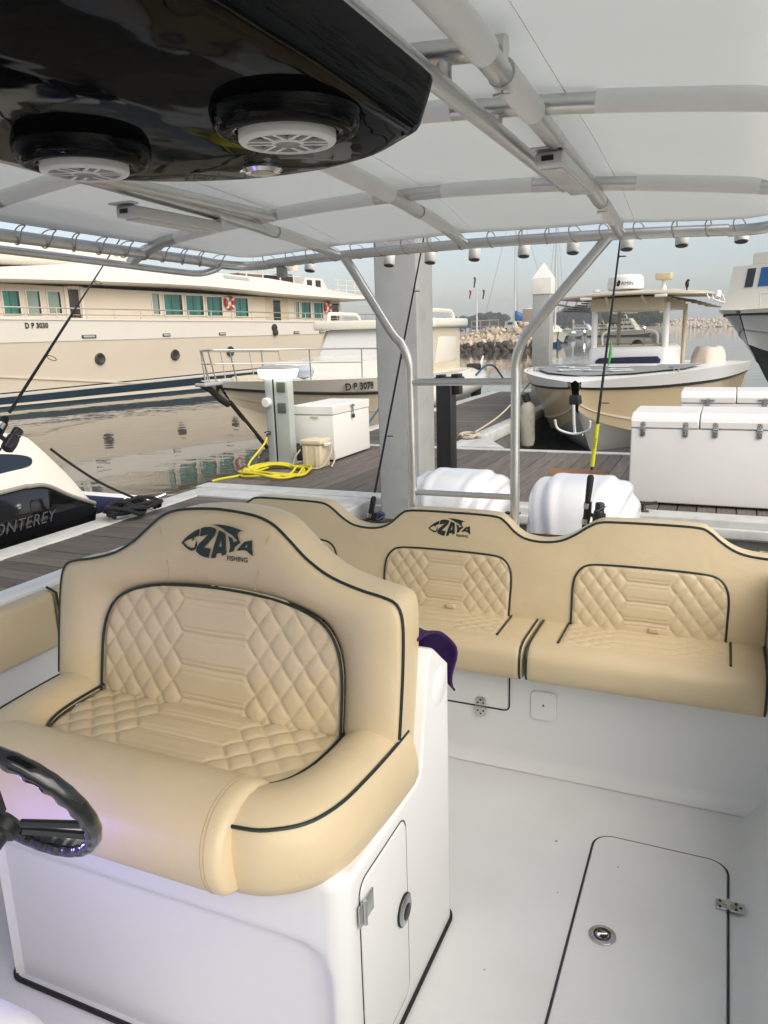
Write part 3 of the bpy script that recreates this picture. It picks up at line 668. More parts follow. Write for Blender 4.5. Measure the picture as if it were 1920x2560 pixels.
# canvas
rows = []
for j in range(61):
    y = -0.3 + (2.835 + 0.3) * j / 60; row = []
    for i in range(61):
        x = XL + 0.03 + (XR - XL - 0.06) * i / 60
        sag = 0.006 * abs(math.sin((x - XC) / 0.52 * math.pi)) * abs(math.sin(y / 0.62 * math.pi)) 
        yy = y - (0.030 * math.sin(abs((x - XC) / 0.13) * math.pi) ** 2 * 0.25 if j == 60 else 0)
        ed = sstep((abs(x - XC) - 0.92) / 0.09); zb = 1.938 - 0.020 * (y - .1) / 2.5 + 0.030
        row.append((x, yy, (zt(x, min(y, 2.87)) + 0.026 - sag) * (1 - ed) + zb * ed))
    rows.append(row)
cv = G().grid(rows).build('canvas', CANVAS, cn, ang=None, recalc=False)
md = cv.modifiers.new('thick', 'SOLIDIFY'); md.thickness = 0.003; md.offset = 1
for xs_ in (-1.50, -1.40, -0.97, -0.87, -0.41, -0.31):
    pts = [(xs_, y0, zt(xs_, min(y0, 2.87)) + 0.0252 - 0.006 * abs(math.sin((xs_ - XC) / 0.52 * math.pi)) * abs(math.sin(y0 / 0.62 * math.pi))) for y0 in [0.2 + 2.6 * k / 60 for k in range(61)]]
    G().tube(pts, 0.0011, 4).build('canvas_seam', SLEEVE, cn)
def par(name, pts, r, m=ALU, n=14, parent=cn): return G().tube(pts, r, n).build(name, m, parent, ang=60)
# perimeter bars with rounded corners
cor = [(XL, 0.1 + 0.25 * k, 1.938 - 0.020 * k / 10) for k in range(11)] + [(XL, 2.70, 1.914), (XL + .02, 2.80, 1.911), (XL + .07, 2.855, 1.910), (XL + .15, YA, 1.911)]
par('side_bar', cr(cor, 3), 0.0185)
cor = [(XR, 0.1 + 0.25 * k, 1.938 - 0.020 * k / 10) for k in range(11)] + [(XR, 2.70, 1.914), (XR - .02, 2.80, 1.911), (XR - .07, 2.855, 1.910), (XR - .15, YA, 1.911)]
par('side_bar', cr(cor, 3), 0.0185)
par('aft_bar', [(XL + .15 + (XR - XL - .30) * i / 20, YA, zt(XL + .15 + (XR - XL - .30) * i / 20, YA) - 0.003) for i in range(21)], 0.0185)
par('grab_rail', cr([(XL - .06, -0.2, 1.905), (XL - .06, 1.0, 1.900), (XL - .06, 1.75, 1.893), (XL - .06, 2.2, 1.884), (XL - .06, 2.55, 1.876), (XL - .045, 2.66, 1.876), (XL - .01, 2.71, 1.890), (XL + .01, 2.72, 1.905)], 5), 0.0125)
# cross tubes
for y in (0.75, 1.27, 1.575, 2.28):
    xa, xb = (-1.47, -0.34) if y < 1.4 else (XL, XR)
    xs = [xa + (xb - xa) * i / 24 for i in range(25)]
    pts = [(x, y, min(zt(x, y), zt(x, y)) - 0.0) for x in xs]
    if y == 2.28: pts = [(XL - .065, y, 1.893), (XL - .03, y, 1.912)] + [(x, y, zt(x, y) + (-0.018 if x < XL + .05 else 0)) for x in xs]
    par('cross_tube', pts, 0.0185)
    if y > 1.4:
        for x0, x1 in ((-1.78, -1.52), (-1.36, -1.02), (-0.80, -0.53), (-0.25, 0.05)):
            pts = [(x0 + (x1 - x0) * i / 8, y, zt(x0 + (x1 - x0) * i / 8, y) + 0.002) for i in range(9)]
            par('canvas_sleeve', pts, 0.0208, SLEEVE)
# fore-and-aft tubes with sleeves
for x, ys, dz in ((-0.36, 0.2, 0.020), (-0.92, 0.2, 0.020), (-1.45, 0.2, 0.020)):
    f_ = lambda y, x=x: zt(x, y) - 0.022
    par('long_tube', [(x, ys + (2.38 - ys) * i / 22, f_(ys + (2.38 - ys) * i / 22)) for i in range(23)], 0.0205)
    par('long_tube', [(x, 2.36 + (2.865 - 2.36) * i / 8, zt(x, 2.36 + (2.865 - 2.36) * i / 8) - 0.016 * (1 - i / 8) - 0.004) for i in range(9)], 0.0175)
    for y0, y1 in ((0.55, 1.215), (1.315, 1.535), (2.40, 2.76)) if x > -0.5 else ((0.9, 1.2), (1.62, 2.16), (2.40, 2.74)):
        if x < -1.2 and y0 == 1.62: continue
        par('canvas_sleeve', [(x, y0 + (y1 - y0) * i / 8, zt(x, y0 + (y1 - y0) * i / 8) - (0.020 if y0 < 2.3 else 0.016 * (1 - i / 8) + 0.003)) for i in range(9)], 0.0240 if y0 < 2.3 else 0.0205, SLEEVE)
for x in (-0.44, -1.38):
    par('brace', [(x, 0.2, 1.995), (x, 1.2, 1.996), (x, 2.265, 1.998)], 0.0165)
    for y in (1.27, 1.575): par('weld_stub', [(x, y, 2.0), (x, y, zt(x, y))], 0.012)
# stern legs
for x, xt in ((-1.182, -1.44), (-0.742, -0.395)):
    s_ = -1 if x < -0.9 else 1
    leg = par('leg', cr([(x + 0.004 * s_, 2.955, 0.60), (x, 2.95, 1.0), (x, 2.945, 1.40), (x + .002 * s_, 2.94, 1.50), (x + .03 * s_, 2.93, 1.575), (x + .075 * s_, 2.92, 1.632), (xt + (-.03) * s_, 2.875, 1.895), (xt, 2.872, 1.925)], 6), 0.0185, n=16)
    G().lathe([(0.036, 0), (0.036, 0.006), (0.024, 0.010), (0.024, 0.03)], (x + 0.004 * s_, 2.955, 0.70), 20).build('base_flange', STEEL, leg)
par('rung', [(-1.178, 2.945, 1.419), (-0.746, 2.945, 1.420)], 0.0145)
par('rung', [(-1.182, 2.95, 0.957), (-0.742, 2.95, 0.960)], 0.0125)
# lacing between canvas hem and bars
lm = G().tube(cr([(0.0, -0.044, 0.028), (0.006, -0.014, 0.031), (0.010, 0.014, 0.019), (0.010, 0.0215, 0.0), (0.006, 0.010, -0.0195), (0.0, -0.010, -0.0195), (-0.006, -0.026, -0.004), (-0.008, -0.038, 0.016)], 4, closed=True), 0.0021, 6, closed=True).mesh('lacing_loop', ROPEW)
x = XL + 0.16
while x < XR:
    inst('lacing_loop', lm, cn, (x, YA, zt(x, YA)), (0, 0, rnd.uniform(-.4, .4))); x += 0.108 + rnd.uniform(-.012, .012)
y = 1.62
while y < 2.8:
    inst('lacing_loop', lm, cn, (XL, y, 1.938 - 0.020 * (y - .1) / 2.5), (0, 0, math.pi / 2 + rnd.uniform(-.4, .4))); y += 0.108 + rnd.uniform(-.012, .012)
# rod holder cups
gh = G().lathe([(0.0205, 0.0), (0.0225, 0.0015), (0.0225, 0.042), (0.0195, 0.048), (0.0, 0.048)], (0, 0, 0), 20).mesh('rod_holder', WHITEPL)
gi = G().lathe([(0.0, 0.0006), (0.0200, 0.0)], (0, 0, -0.0012), 20).mesh('cup_mouth', BLACKPL)
for x in (-1.616, -1.256, -1.0815, -0.9024, -0.712, -0.5328, -0.346, -0.165, 0.02):
    ro = inst('rod_holder', gh, cn, (x, 2.925, 1.880), (-0.26, 0, 0))
    inst('cup_mouth', gi, ro, (0, 0, 0))
# strip lights under the long tubes
for x, y0, y1, z in ((-0.372, 1.74, 2.16, 1.985), (-1.455, 1.66, 2.05, 1.962)):
    fx = rbox('light_fixture', x - 0.030, x + 0.030, y0, y1, z - 0.030, z, 0.006, WHITEPL, cn)
    rbox('mount_bracket', x - 0.036, x + 0.036, y0 - 0.018, y0 + 0.014, z + 0.001, z + 0.006, 0.001, ALU, fx)
    rbox('mount_bracket', x - 0.036, x + 0.036, y1 - 0.014, y1 + 0.018, z + 0.001, z + 0.006, 0.001, ALU, fx)
    rbox('switch', x - 0.016, x + 0.010, y0 - 0.0015, y0 + 0.004, z - 0.020, z - 0.009, 0.0005, BLACKPL, fx)
    rbox('lens', x - 0.024, x + 0.024, y0 + 0.03, y1 - 0.03, z - 0.034, z - 0.029, 0.002, mat('light_lens', (0.7, 0.7, 0.66), 0.2), fx)
for x, y in ((-0.345, 1.29), (-0.34, 2.36)):
    par('clip', [(x - .012, y + .02, zt(x, y) - .050), (x, y + .035, zt(x, y) - .048), (x - .03, y + .03, zt(x, y) - .052)], 0.003, STEEL, 6)
st = rbox('stern_light', XL + .19, XL + .225, 2.86, 2.90, 1.858, 1.90, 0.006, PEDGREY, cn)

# ================================================================== OVERHEAD CONSOLE
oc = thing('overhead_console', 'glossy black overhead console box hanging under the canopy', 'console', (-0.75, 0.75, 1.90))
def bx_loop(e):
    h = cr([(0.320 + e, 0.22, 0), (0.320 + e, 0.70, 0), (0.320 + e, 1.06, 0), (0.316 + e, 1.120 + e, 0), (0.290 + e, 1.155 + e, 0), (0.20, 1.230 + e, 0), (0.09, 1.278 + e, 0), (0, 1.288 + e, 0)], 5)
    return [(-0.75 + p.x, p.y) for p in h] + [(-0.75 - p.x, p.y) for p in h[-2::-1]]
rows = []
for e, z in ((-0.018, 1.900), (-0.006, 1.9015), (0.002, 1.907), (0.006, 1.915), (0.016, 1.955), (0.020, 1.975), (0.012, 1.983)):
    rows.append([(x, y, z) for x, y in bx_loop(e)])
g = G().grid(rows, cu=True); n = len(rows[0]); g.f.append(tuple(range(n))); g.f.append(tuple(range((len(rows) - 1) * n, len(rows) * n)))
g.build('box', BLACKGLOSS, oc, ang=30)
for x, y in ((-0.543, 0.941), (-0.897, 0.947)):
    podp = [(0.099, 1.8995), (0.098, 1.894), (0.094, 1.882), (0.089, 1.8755), (0.084, 1.8735), (0.071, 1.8735), (0.066, 1.876), (0.064, 1.880), (0.0, 1.880)]
    sp = G().lathe([(r, z) for r, z in podp], (x, y, 0), 48).build('speaker_pod', BLACKGLOSS, oc, ang=40)
    gr = G()
    rp = [(0.0635, 1.879), (0.0635, 1.867), (0.061, 1.864), (0.054, 1.8625), (0.0515, 1.865), (0.0515, 1.873), (0.0635, 1.879)]
    v = G(); v.lathe(rp, (x, y, 0), 48); v.f = v.f[:48 * 6]
    for k in range(6):
        a = 2 * math.pi * k / 6 + 0.5
        for s_ in (-1, 1):
            T = lambda px, py, pz, a=a: (x + px * math.cos(a) - py * math.sin(a), y + px * math.sin(a) + py * math.cos(a), pz)
            v.box(0.015, 0.053, s_ * 0.0078 - 0.0026, s_ * 0.0078 + 0.0026, 1.8640, 1.868, T)
    v.lathe([(0.021, 1.870), (0.021, 1.8645), (0.017, 1.8625), (0.017, 1.870)], (x, y, 0), 24)
    v.build('grille', WHITEPL, sp, ang=40)
    G().lathe([(0.0165, 1.867), (0.0165, 1.8645), (0.0, 1.8638)], (x, y, 0), 20).build('grille_cap', GREYPL, sp)
    G().lathe([(0.051, 1.8765), (0.038, 1.879), (0.020, 1.876), (0.0, 1.875)], (x, y, 0), 24).build('cone', BLACKPL, sp)
dl = G().lathe([(0.034, 1.8995), (0.034, 1.895), (0.028, 1.889), (0.020, 1.8905), (0.0, 1.892)], (-0.742, 1.195, 0), 28).build('dome_light', STEEL, oc)
G().lathe([(0.020, 1.8895), (0.012, 1.886), (0.0, 1.8855)], (-0.742, 1.195, 0), 20).build('dome_lens', mat('dome_lens', (0.55, 0.52, 0.42), 0.15), dl)

# ================================================================== STEERING WHEEL
WC = Vector((-1.032, 0.782, 0.874)); ti, ya = 0.4235, -0.0641
wn = Vector((math.sin(ya) * math.cos(ti), math.cos(ya) * math.cos(ti), math.sin(ti)))
e1 = Vector((0, 0, 1)).cross(wn).normalized(); e2 = wn.cross(e1)
wh = thing('steering_wheel', 'glossy black steering wheel with finger grips in front of the helm seat', 'steering wheel', tuple(WC))
rows = []
for i in range(160):
    a = 2 * math.pi * i / 160; c = e1 * math.cos(a) + e2 * math.sin(a); row = []
    for k in range(14):
        b = 2 * math.pi * k / 14; ins = math.cos(b)
        rr = 0.0138 * (1 + (0.10 * math.sin(a * 26) if ins < 0.2 else 0.02 * math.sin(a * 26)))
        row.append(WC + c * (0.1365 + rr * 0.95 * ins) + wn * (rr * 1.15 * math.sin(b)))
    rows.append(row)
G().grid(rows, cu=True, cv=True).build('rim', mat('black_wheel', (0.007, 0.007, 0.008), 0.16, coat=0.6), wh, ang=None)
g0 = wn * -0.035
for a0 in (200, 320, 80):
    for s_ in (-1, 1):
        a = rad(a0); c = e1 * math.cos(a) + e2 * math.sin(a); t = wn.cross(c)
        G().tube([WC + g0 + c * 0.028 + t * (0.013 * s_), WC + c * 0.130 + t * (0.020 * s_)], 0.0068, 8).build('spoke', BLACKPL, wh)
def WT(x, y, z): return WC + e1 * x + e2 * y + wn * z
G().lathe([(0.0, -0.028), (0.020, -0.03), (0.028, -0.038), (0.028, -0.055), (0.02, -0.06), (0.02, -0.20)], (0, 0, 0), 24, T=lambda x, y, z: WT(x, y, z)).build('hub', BLACKPL, wh)
led = G().lathe([(0.0, 0.0), (0.0022, 0.0008), (0.0022, 0.002)], (0, 0, 0), 8, T=lambda x, y, z: WC + e1 * (0.1365 * math.cos(rad(-50))) + e2 * (0.1365 * math.sin(rad(-50))) + Vector((x, y, z)) - wn * 0.018).build('indicator_led', LEDBLUE, wh)
pll = bpy.data.lights.new('helm_led', 'POINT'); pll.energy = 0.85; pll.color = (0.25, 0.22, 1.0); pll.shadow_soft_size = 0.03
plo = bpy.data.objects.new('helm_led', pll); COL.objects.link(plo); plo.location = (-1.25, 0.80, 0.70)

# ================================================================== FISHING RODS
def rod(label, base, tip, grip0, reel_at, reel_side, ring_col, yellow=False, reel_m=BLACKPL, length=None):
    B, T_ = Vector(base), Vector(tip); d = (T_ - B); L = d.length; d.normalize()
    sx = Vector(reel_side).normalized()
    t = thing('fishing_rod', label, 'fishing rod', tuple(B))
    at = lambda s, o=0.0: B + d * s + sx * o
    G().tube([at(grip0 + .02), at(grip0 + .5), at(L * .7), at(L)], [.0058, .0045, .0032, .0018], 8).build('blank', BLACKPL, t)
    G().tube([at(0), at(.05), at(grip0 - .12), at(grip0 - .06), at(grip0 - .01), at(grip0)], [.0125, .011, .0105, .0125, .0135, .009], 10).build('grip', BLACKRUB, t)
    for s in (reel_at - .032, reel_at + .032):
        G().tube([at(s - .011), at(s + .011)], .0142, 12).build('reel_seat_ring', STEEL, t)
    rl = G()
    rl.tube([at(reel_at - .05, .012), at(reel_at, .016), at(reel_at + .05, .012)], .006, 8)
    rl.tube([at(reel_at, .014), at(reel_at - .006, .045)], .008, 8)
    ro = rl.build('reel', reel_m, t)
    c = at(reel_at, .056)
    G().tube([c - d * .038, c - d * .030, c - d * .010, c + d * .018, c + d * .022, c + d * .036], [.010, .021, .023, .020, .016, .014], 16).build('reel_body', reel_m, ro)
    G().tube([c + d * .020, c + d * .026, c + d * .048, c + d * .052], [.015, .018, .018, .015], 16).build('spool', reel_m, ro)
    hn = d.cross(sx)
    G().tube([c + hn * .02, c + hn * .045, c + hn * .048 - d * .035, c + hn * .06 - d * .038], .0035, 6).build('reel_handle', reel_m, ro)
    G().tube([c + d * .02 + hn * .022, c + d * .045 + sx * .03, c + d * .02 - hn * .022], .0013, 6).build('bail_wire', STEEL, ro)
    n = 6
    for k in range(n):
        s = grip0 + .28 + (L - grip0 - .3) * (k / (n - 1)) ** .85; r = .012 * (1 - k / n) + .004
        cc = at(s, r + .006)
        gd = G(); u = sx; w = hn
        gd.tube([cc + (u * math.cos(a) + w * math.sin(a)) * r for a in [2 * math.pi * q / 12 for q in range(12)]], .0013, 5, closed=True)
        gd.tube([at(s - .012), cc - u * r], .0012, 5); gd.tube([at(s + .012), cc - u * r], .0012, 5)
        gd.build('line_guide', DARKMETAL, t)
    if yellow:
        G().tube([at(grip0 + .035), at(grip0 + .20)], .0082, 12).build('yellow_band', YELROD, t)
        vd = (Vector((0, 0, 1.62)) - at(grip0 + .1)); vd = (vd - d * vd.dot(d)).normalized(); rt = d.cross(vd)
        text('band_lettering', 'PENN', .013, lambda x, y: at(grip0 + .145 - x) + vd * .0084 + rt * (y - .0045), INK, t, spacing=1.3)
        G().tube([at(grip0 + .42, .016), at(grip0 + .46, .018), at(grip0 + .51, .015)], [.002, .0065, .002], 8).build('lure', LURE, t)
    return t
rod('black fishing rod with a bright yellow band standing before the right engine', (-0.482, 2.985, 0.70), (-0.325, 2.985, 2.50), 0.36, 0.205, (0.9, -0.4, 0), None, yellow=True)
rod('thin plain black fishing rod leaning in front of the thick grey pile', (-1.44, 3.0, 0.70), (-1.01, 3.0, 2.50), 0.22, 0.10, (0.95, -0.2, 0), None, reel_m=mat('reel_blue', (0.01, 0.03, 0.07), 0.3))
rod('black fishing rod with a silver spinning reel leaning across the yacht at far left', (-2.185, 1.16, 0.73), (-2.185, 2.62, 2.17), 0.93, 0.86, (0.25, 0.75, -0.55), None, reel_m=mat('reel_grey', (0.06, 0.06, 0.065), 0.3, metal=0.5))

# ================================================================== OUTBOARD ENGINES
def engine(label, ex):
    t = thing('outboard_engine', label, 'engine', (ex, 3.85, -0.3), group='outboard engines on the transom')
    rows = []
    for j in range(49):
        v = j / 48
        row = []
        for i in range(120):
            a = 2 * math.pi * i / 120; ca, sa = math.cos(a), math.sin(a)
            # superellipse plan, tapering dome
            ph = v * math.pi / 2 * 1.0
            if v < 0.5: k = 0.90 + 0.10 * math.sin(v / 0.5 * math.pi / 2); z = 0.30 + 0.36 * v / 0.5
            else:
                q = (v - 0.5) / 0.5; k = max(0.0, 1 - q ** 2.6) ** 0.62; z = 0.66 + 0.245 * math.sin(q * math.pi / 2) ** 0.9
            e = 0.72
            x = 0.262 * math.copysign(abs(ca) ** e, ca) * k; y = 0.36 * math.copysign(abs(sa) ** e, sa) * k
            z -= (0.10 * sstep((y + 0.05) / 0.4)) * sstep((z - 0.5) / 0.4)
            # raking ribs moulded into the cowl
            u = (x - 0.42 * (z - 0.66) * (1 if x > 0.02 else -0.35)) / 0.104 + 0.25
            w = tri(u) * 2
            rib = 0.021 * (sstep(w / 0.8) - 0.5) * sstep((z - 0.34) / 0.1) * (sstep((abs(x) - 0.05) / 0.06))
            f_ = 1 + rib / 0.26
            row.append((ex + x * f_, 3.85 + y * f_, z + rib * 0.5 * sstep((z - 0.8) / 0.1)))
        rows.append(row)
    G().grid(rows, cu=True).build('cowl', ENGW, t, ang=55)
    rbox('lower_cowl', ex - 0.20, ex + 0.20, 3.60, 4.15, 0.16, 0.305, 0.05, ENGW, t)
    rbox('midsection', ex - 0.09, ex + 0.09, 3.78, 4.08, -0.75, 0.18, 0.04, ENGW, t)
    rbox('bracket', ex - 0.13, ex + 0.13, 3.34, 3.70, -0.10, 0.34, 0.03, DARKMETAL, t)
    rbox('steering_arm', ex + 0.24, ex + 0.34, 3.70, 3.73, 0.70, 0.712, 0.004, DARKMETAL, t)
    return t
engine('left white outboard engine cowl seen between the ladder legs', -1.245)
engine('right white outboard engine cowl behind the yellow banded fishing rod', -0.612)

# ================================================================== WATER, DOCKS
WZ = -0.30
g = G(); g.add([(-900, -60, WZ), (900, -60, WZ), (900, 1500, WZ), (-900, 1500, WZ)], [(0, 1, 2, 3)])
water = g.build('water', WATER, None, recalc=False); tag(water, kind='structure')
DZ = 0.20
def dock(name, x0, x1, y0, y1, along, edges, pitch=0.142):
    """floating pontoon: body, edge strips, planks (each its own object)"""
    b = rbox(name, x0 + .02, x1 - .02, y0 + .02, y1 - .02, -0.55, DZ - 0.03, 0.01, CONCDARK, None); tag(b, kind='structure')
    px0, px1, py0, py1 = x0, x1, y0, y1
    w = 0.21
    if 'L' in edges: rbox('edge_strip', x0, x0 + w, y0, y1, DZ - .14, DZ + .012, .012, CONC, b); px0 += w + .004
    if 'R' in edges: rbox('edge_strip', x1 - w, x1, y0, y1, DZ - .14, DZ + .012, .012, CONC, b); px1 -= w + .004
    if 'N' in edges: rbox('edge_strip', px0, px1, y0, y0 + w, DZ - .14, DZ + .012, .012, CONC, b); rbox('rubbing_strake', x0, x1, y0 - .045, y0 - .002, DZ - .12, DZ - .045, .012, CONC, b); py0 += w + .004
    if 'F' in edges: rbox('edge_strip', px0, px1, y1 - w * .5, y1, DZ - .14, DZ + .012, .012, CONC, b); py1 -= w * .5 + .004
    if along == 'Y':
        n = int((px1 - px0) / pitch); m0 = None
        for k in range(n):
            if m0 is None:
                bm = bmesh.new(); bmesh.ops.create_cube(bm, size=1)
                for q in bm.verts: q.co = (q.co.x * (pitch - .008), q.co.y * (py1 - py0), q.co.z * .03)
                bmesh.ops.bevel(bm, geom=list(bm.edges), offset=.003, segments=1, affect='EDGES'); m0 = bpy.data.meshes.new('plank'); bm.to_mesh(m0); bm.free(); m0.materials.append(TIMBER_Y)
            inst('plank', m0, b, (px0 + pitch * (k + .5), (py0 + py1) / 2, DZ - .014 + rnd.uniform(-.002, .002)), (0, rnd.uniform(-.006, .006), 0))
    else:
        n = int((py1 - py0) / pitch); m0 = None
        for k in range(n):
            if m0 is None:
                bm = bmesh.new(); bmesh.ops.create_cube(bm, size=1)
                for q in bm.verts: q.co = (q.co.x * (px1 - px0), q.co.y * (pitch - .008), q.co.z * .03)
                bmesh.ops.bevel(bm, geom=list(bm.edges), offset=.003, segments=1, affect='EDGES'); m0 = bpy.data.meshes.new('plank'); bm.to_mesh(m0); bm.free(); m0.materials.append(TIMBER_X)
            inst('plank', m0, b, ((px0 + px1) / 2, py0 + pitch * (k + .5), DZ - .014 + rnd.uniform(-.002, .002)), (rnd.uniform(-.006, .006), 0, 0))
    return b
main = dock('main_walkway', -4.68, 3.4, 5.95, 8.98, 'Y', 'NF')
fing = dock('finger_dock', -4.60, -2.75, 0.2, 5.90, 'X', 'LR')
rbox('hatch_plate', -4.55, -2.80, 5.60, 5.895, DZ - .012, DZ + .016, .006, CONC, fing)
far_f = dock('far_finger_dock', -5.0, -2.95, 9.02, 17.6, 'X', 'LR', pitch=.15)
tri_b = G(); tri_b.prism([(-2.95, 9.0, DZ - .02), (-2.4, 9.0, DZ - .02), (-2.95, 10.0, DZ - .02)], [(-2.95, 9.0, DZ + .016), (-2.4, 9.0, DZ + .016), (-2.95, 10.0, DZ + .016)]); tri_b.build('corner_gusset', CONC, far_f)

# cleats and mooring lines
def cleat(label, x, y, rz, m=STEEL, s=1.0):
    t = thing('dock_cleat', label, 'cleat', (x, y, DZ + .012), rz, group='dock cleats', local=True)
    g = G(); g.tube(cr([(-.15 * s, 0, .075 * s), (-.07 * s, 0, .062 * s), (.07 * s, 0, .062 * s), (.15 * s, 0, .075 * s)], 4), .013 * s, 8); g.build('horn', m, t)
    for q in (-.05, .05): G().lathe([(.026 * s, 0), (.018 * s, .02 * s), (.014 * s, .055 * s)], (q * s, 0, 0), 12).build('foot', m, t)
    rbox('base_plate', -.09 * s, .09 * s, -.03 * s, .03 * s, 0.0, .006, .002, m, t)
    return t
cleat('steel dock cleat wrapped in black rope by the black boat stern', -4.47, 5.00, 1.2, s=1.25)
cleat('steel dock cleat wrapped in tan rope on the far finger dock corner', -3.06, 9.75, 1.5)
cleat('bare steel cleat on the walkway edge right of the engines', -0.56, 6.06, 0.1, DARKMETAL, 1.0)
def rope(name, label, pts, r, m, cat='rope', n=6): o = G().tube(cr(pts, n), r, 7).build(name, m, None, ang=None); return tag(o, label, cat)
rope('mooring_rope', 'black mooring line running from the black boat down to the dock cleat', [(-4.86, 4.42, .80), (-4.80, 4.55, .66), (-4.68, 4.72, .48), (-4.56, 4.90, .34), (-4.49, 5.0, .27)], .011, ROPEB)
pts = []
for k in range(46):
    a = k * .95; e = k / 45
    pts.append((-4.44 + .19 * math.cos(a) * (.45 + .5 * abs(math.sin(k * 1.7))) + .03, 4.93 - .30 * abs(math.sin(k * .31)) + .20 * math.sin(a) * .7, DZ + .035 + .10 * abs(math.sin(k * .9)) * (1 - .4 * e)))
rope('mooring_rope', 'tangled heap of black rope on the left dock beside the cleat', pts, .016, ROPEB, n=3)
rope('mooring_rope', 'tan mooring line from the centre console boat to the far dock cleat', [(-3.0, 12.9, .73), (-3.0, 12.0, .55), (-3.03, 11.0, .36), (-3.06, 9.80, .26)], .013, ROPEW)
pts = [(-3.06 + .16 * math.cos(k * 1.1) * (.5 + .5 * math.sin(k * .7) ** 2), 9.72 + .12 * math.sin(k * 1.1) + .03 * math.cos(k * .5), DZ + .03 + .05 * abs(math.sin(k * .8))) for k in range(22)]
rope('mooring_rope', 'small coil of tan rope heaped on the far dock cleat', pts, .014, ROPEW, n=3)

# timber lying on the walkway
G().tube([(-1.42, 6.95, DZ + .085), (-1.2, 6.96, DZ + .085), (-0.9, 6.97, DZ + .085)], .075, 14).build('timber_log', BROWN, None); tag(bpy.data.objects['timber_log'], 'brown timber log lying on the walkway between the two engines', 'log')

# ================================================================== PILES
def pile(name, label, x, y, w, z1, cap):
    t = thing(name, label, 'pile', (x + w / 2, y + w / 2, WZ))
    rbox('shaft', x, x + w, y, y + w, -0.9, z1, 0.012, PILE, t)
    rbox('algae_band', x - .006, x + w + .006, y - .006, y + w + .006, -0.6, 0.16, 0.015, ALGAE, t)
    if cap:
        c = .02; rbox('cap_collar', x - c, x + w + c, y - c, y + w + c, z1 - .34, z1, 0.01, PILECAP, t)
        A = [(x - c, y - c, z1 + .001), (x + w + c, y - c, z1 + .001), (x + w + c, y + w + c, z1 + .001), (x - c, y + w + c, z1 + .001)]
        g = G(); g.add(A + [(x + w / 2, y + w / 2, z1 + .36)], [(0, 1, 2, 3), (0, 4, 1), (1, 4, 2), (2, 4, 3), (3, 4, 0)]); g.build('cap_pyramid', PILECAP, t, ang=10)
    return t
pile('mooring_pile', 'thick square grey mooring pile rising behind the stern bench', -2.478, 5.48, 0.345, 3.4, False)
pile('mooring_pile', 'slim grey mooring pile with a white pyramid cap at the far dock', -4.10, 17.75, 0.40, 2.70, True)
bp = thing('service_post', 'tall black service post standing on the walkway right of the grey pile', 'post', (-2.26, 6.6, DZ))
rbox('post_body', -2.385, -2.235, 6.55, 6.70, DZ + .002, 1.16, 0.012, BLACKPL, bp)
rbox('post_head', -2.40, -2.16, 6.54, 6.71, 1.162, 1.215, 0.008, BLACKPL, bp)
rbox('head_clip', -2.385, -2.33, 6.56, 6.69, 1.216, 1.235, 0.003, BLACKPL, bp); rbox('head_clip', -2.24, -2.175, 6.56, 6.69, 1.216, 1.242, 0.003, BLACKPL, bp)
rbox('side_bracket', -2.234, -2.165, 6.58, 6.67, 1.06, 1.160, 0.01, BLACKPL, bp)

# ================================================================== DOCK BOXES
def dock_box(label, x0, x1, y0, y1, h, splits, hinges, hinge_face, latch=()):
    t = thing('dock_box', label, 'storage box', ((x0 + x1) / 2, (y0 + y1) / 2, DZ), group='white dock boxes')
    z0, z1 = DZ + .02, DZ + h; lid = .115
    rbox('box_body', x0 + .008, x1 - .008, y0 + .008, y1 - .008, z0, z1 - lid, .012, BOXW, t)
    xs = [x0] + splits + [x1]
    for a, b in zip(xs, xs[1:]):
        # lid with a sloping top edge
        yb = y1; za = z1 - lid + .004; p = .0035
        L = [(y0, za), (y1, za), (y1, z1), (y0 + .10, z1 + .0), (y0 + .012, z1 - .035), (y0, z1 - .06)] if hinge_face == 'N' else [(y0, za), (y1, za), (y1, z1 - .01), (y0, z1 - .01)]
        g = G(); g.prism([(a + p, y, z) for y, z in L], [(b - p, y, z) for y, z in L]); lo = g.build('lid', BOXW, t, ang=20)
        md = lo.modifiers.new('bev', 'BEVEL'); md.width = .008; md.segments = 2
    if hinge_face == 'N':
        for hx in hinges:
            hz = z1 - lid
            hh = pad('hinge', rrect(hx - .019, hx + .019, hz - .062, hz + .055, .010, 3), lambda a, b, d: (a, y0 - .004 + d, b), .006, .001, .0005, STEEL, t)
            G().tube([(hx - .021, y0 - .005, hz), (hx + .021, y0 - .005, hz)], .007, 8).build('hinge_pin', STEEL, hh)
            g = G()
            for dx, dz in ((-.009, .03), (.009, .03), (0, .044), (-.009, -.03), (.009, -.03), (0, -.05)): g.box(hx + dx - .004, hx + dx + .004, y0 - .0055, y0 - .004, hz + dz - .004, hz + dz + .004)
            g.build('screws', DARKMETAL, hh)
    for (fx, fy, fz, ax) in latch:
        g = G()
        if ax == 'N':
            g.tube([(fx - .06, fy - .012, fz), (fx + .06, fy - .012, fz)], .009, 8); g.box(fx - .016, fx + .016, fy - .016, fy - .002, fz - .12, fz + .015)
            lo = g.build('latch', STEEL, t); rbox('padlock', fx - .022, fx + .022, fy - .03, fy - .004, fz - .155, fz - .105, .006, DARKMETAL, lo)
        else:
            g.tube([(fx + .012, fy - .05, fz), (fx + .012, fy + .05, fz)], .008, 8); g.box(fx + .002, fx + .016, fy - .014, fy + .014, fz - .11, fz + .015)
            lo = g.build('latch', STEEL, t); rbox('padlock', fx + .004, fx + .03, fy - .02, fy + .02, fz - .145, fz - .10, .006, DARKMETAL, lo)
    return t
